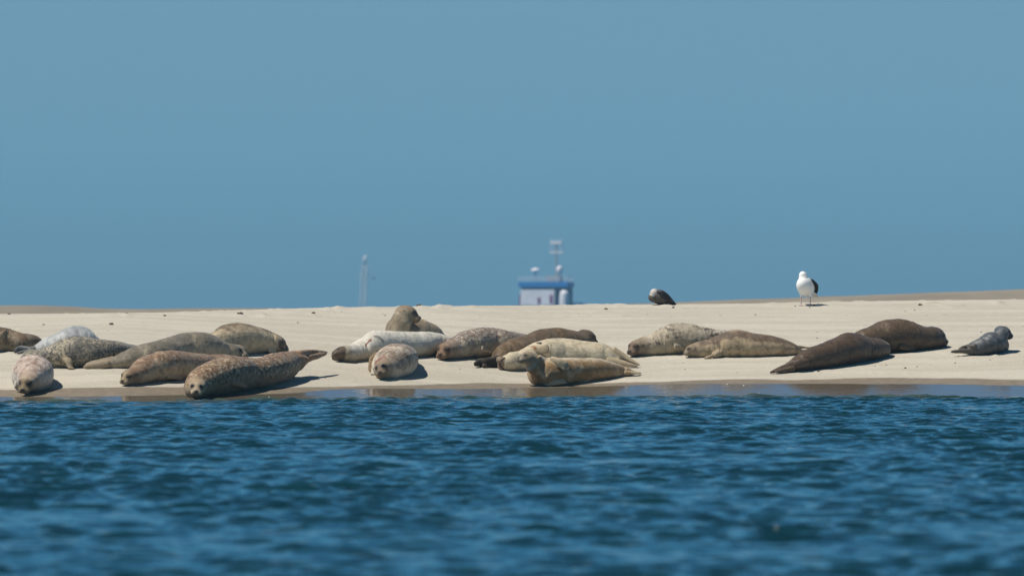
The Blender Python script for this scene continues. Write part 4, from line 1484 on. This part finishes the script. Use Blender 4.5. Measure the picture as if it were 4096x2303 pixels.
peb_me = [blob(1, .8, .55, i) for i in range(5)]
clod_me = [blob(1, .9, .5, i + 20) for i in range(5)]
shell_me = blob(1, .8, .4, 40)
for m_ in peb_me:
    m_.materials.append(PEB)
for m_ in clod_me:
    m_.materials.append(CASTM)
shell_me.materials.append(SHELL)


def place(name, me, px, py, rpx, label, cat, group):
    g = on_ground(px, py)
    k = g.y / F
    o = bpy.data.objects.new(name, me)
    COL.objects.link(o)
    o.location = g + Vector((0, 0, rpx * k * .2))
    o.scale = (rpx * k,) * 3
    o.rotation_euler = (rs.uniform(-.2, .2), rs.uniform(-.2, .2), rs.uniform(0, 6.28))
    tag(o, label, cat, group)


fixed = [(3022, 1260, 5), (3621, 1245, 4), (3659, 1241, 4), (3705, 1266, 3), (174, 1300, 6), (658, 1264, 7), (3274, 1486, 7), (3621, 1472, 6), (1190, 1291, 5), (1540, 1263, 4), (1532, 1255, 3), (2880, 1262, 3), (3268, 1352, 4),
         (36, 1257, 8), (3925, 1328, 4), (3835, 1425, 4)]
for px, py, r in fixed:
    place('pebble', peb_me[rs.randrange(5)], px, py, r, 'small dark pebble lying on the pale dry sand', 'pebble', 'dark pebbles scattered on the sand')
n = 0
while n < 44:
    px, py = rs.uniform(0, 4096), rs.choice([rs.uniform(1240, 1330), rs.uniform(1240, 1300), rs.uniform(1440, 1520)])
    cpx = np.interp(px, PXS, CREST)
    if py < cpx + 8 or (py > 1400 and not (px > 3250 or 1700 < px < 1880 or 2600 < px < 3050)):
        continue
    place('pebble', peb_me[rs.randrange(5)], px, py, rs.uniform(1.2, 3.0), 'small dark pebble lying on the pale dry sand', 'pebble', 'dark pebbles scattered on the sand')
    n += 1
for px, py, r in ((3521, 1462, 6), (3500, 1464, 4), (3545, 1460, 4), (3717, 1458, 5), (3980, 1420, 6), (3970, 1418, 5), (3990, 1417, 4), (20, 1410, 7), (42, 1408, 6), (3820, 1452, 5), (3668, 1466, 4), (2420, 1487, 4), (1840, 1475, 4), (1300, 1510, 4), (2740, 1478, 4), (3300, 1478, 4), (3960, 1440, 4)):
    place('sand_clod', clod_me[rs.randrange(5)], px, py, r, 'crumbly tan sand clod lying on the sandbank', 'sand clod', 'sand clods on the bank')
place('shell', shell_me, 1075, 1590, 4.5, 'white shell at the water edge right of the front mottled seal', 'shell', 'white shells in the wet film')
place('shell', shell_me, 2908, 1538, 5, 'white shell at the top of the glossy film, left of its neighbour', 'shell', 'white shells in the wet film')
place('shell', shell_me, 2975, 1541, 4, 'white shell in the glossy film, right of its neighbour', 'shell', 'white shells in the wet film')
place('shell', shell_me, 3036, 1571, 3, 'tiny white shell in the glossy film nearest the waves', 'shell', 'white shells in the wet film')


# ------------------------------------------------------------------ the air
def build_haze():
    m = bpy.data.materials.new('haze')
    m.use_nodes = True
    t = NT(m.node_tree)
    v = t.n('ShaderNodeVolumePrincipled', {'Color': (0.36, 0.66, 0.86), 'Density': 0.00040, 'Anisotropy': 0.1})
    o_ = t.n('ShaderNodeOutputMaterial')
    t.t.links.new(v.outputs[0], o_.inputs['Volume'])
    bm = bmesh.new()
    bx(bm, -1500, 1500, -120, 3000, -5.5, 33)
    o = bm_obj('haze', bm, m, None)
    tag(o, 'thin blue sea haze over the channel and the bank', 'haze', kind='stuff')


build_haze()
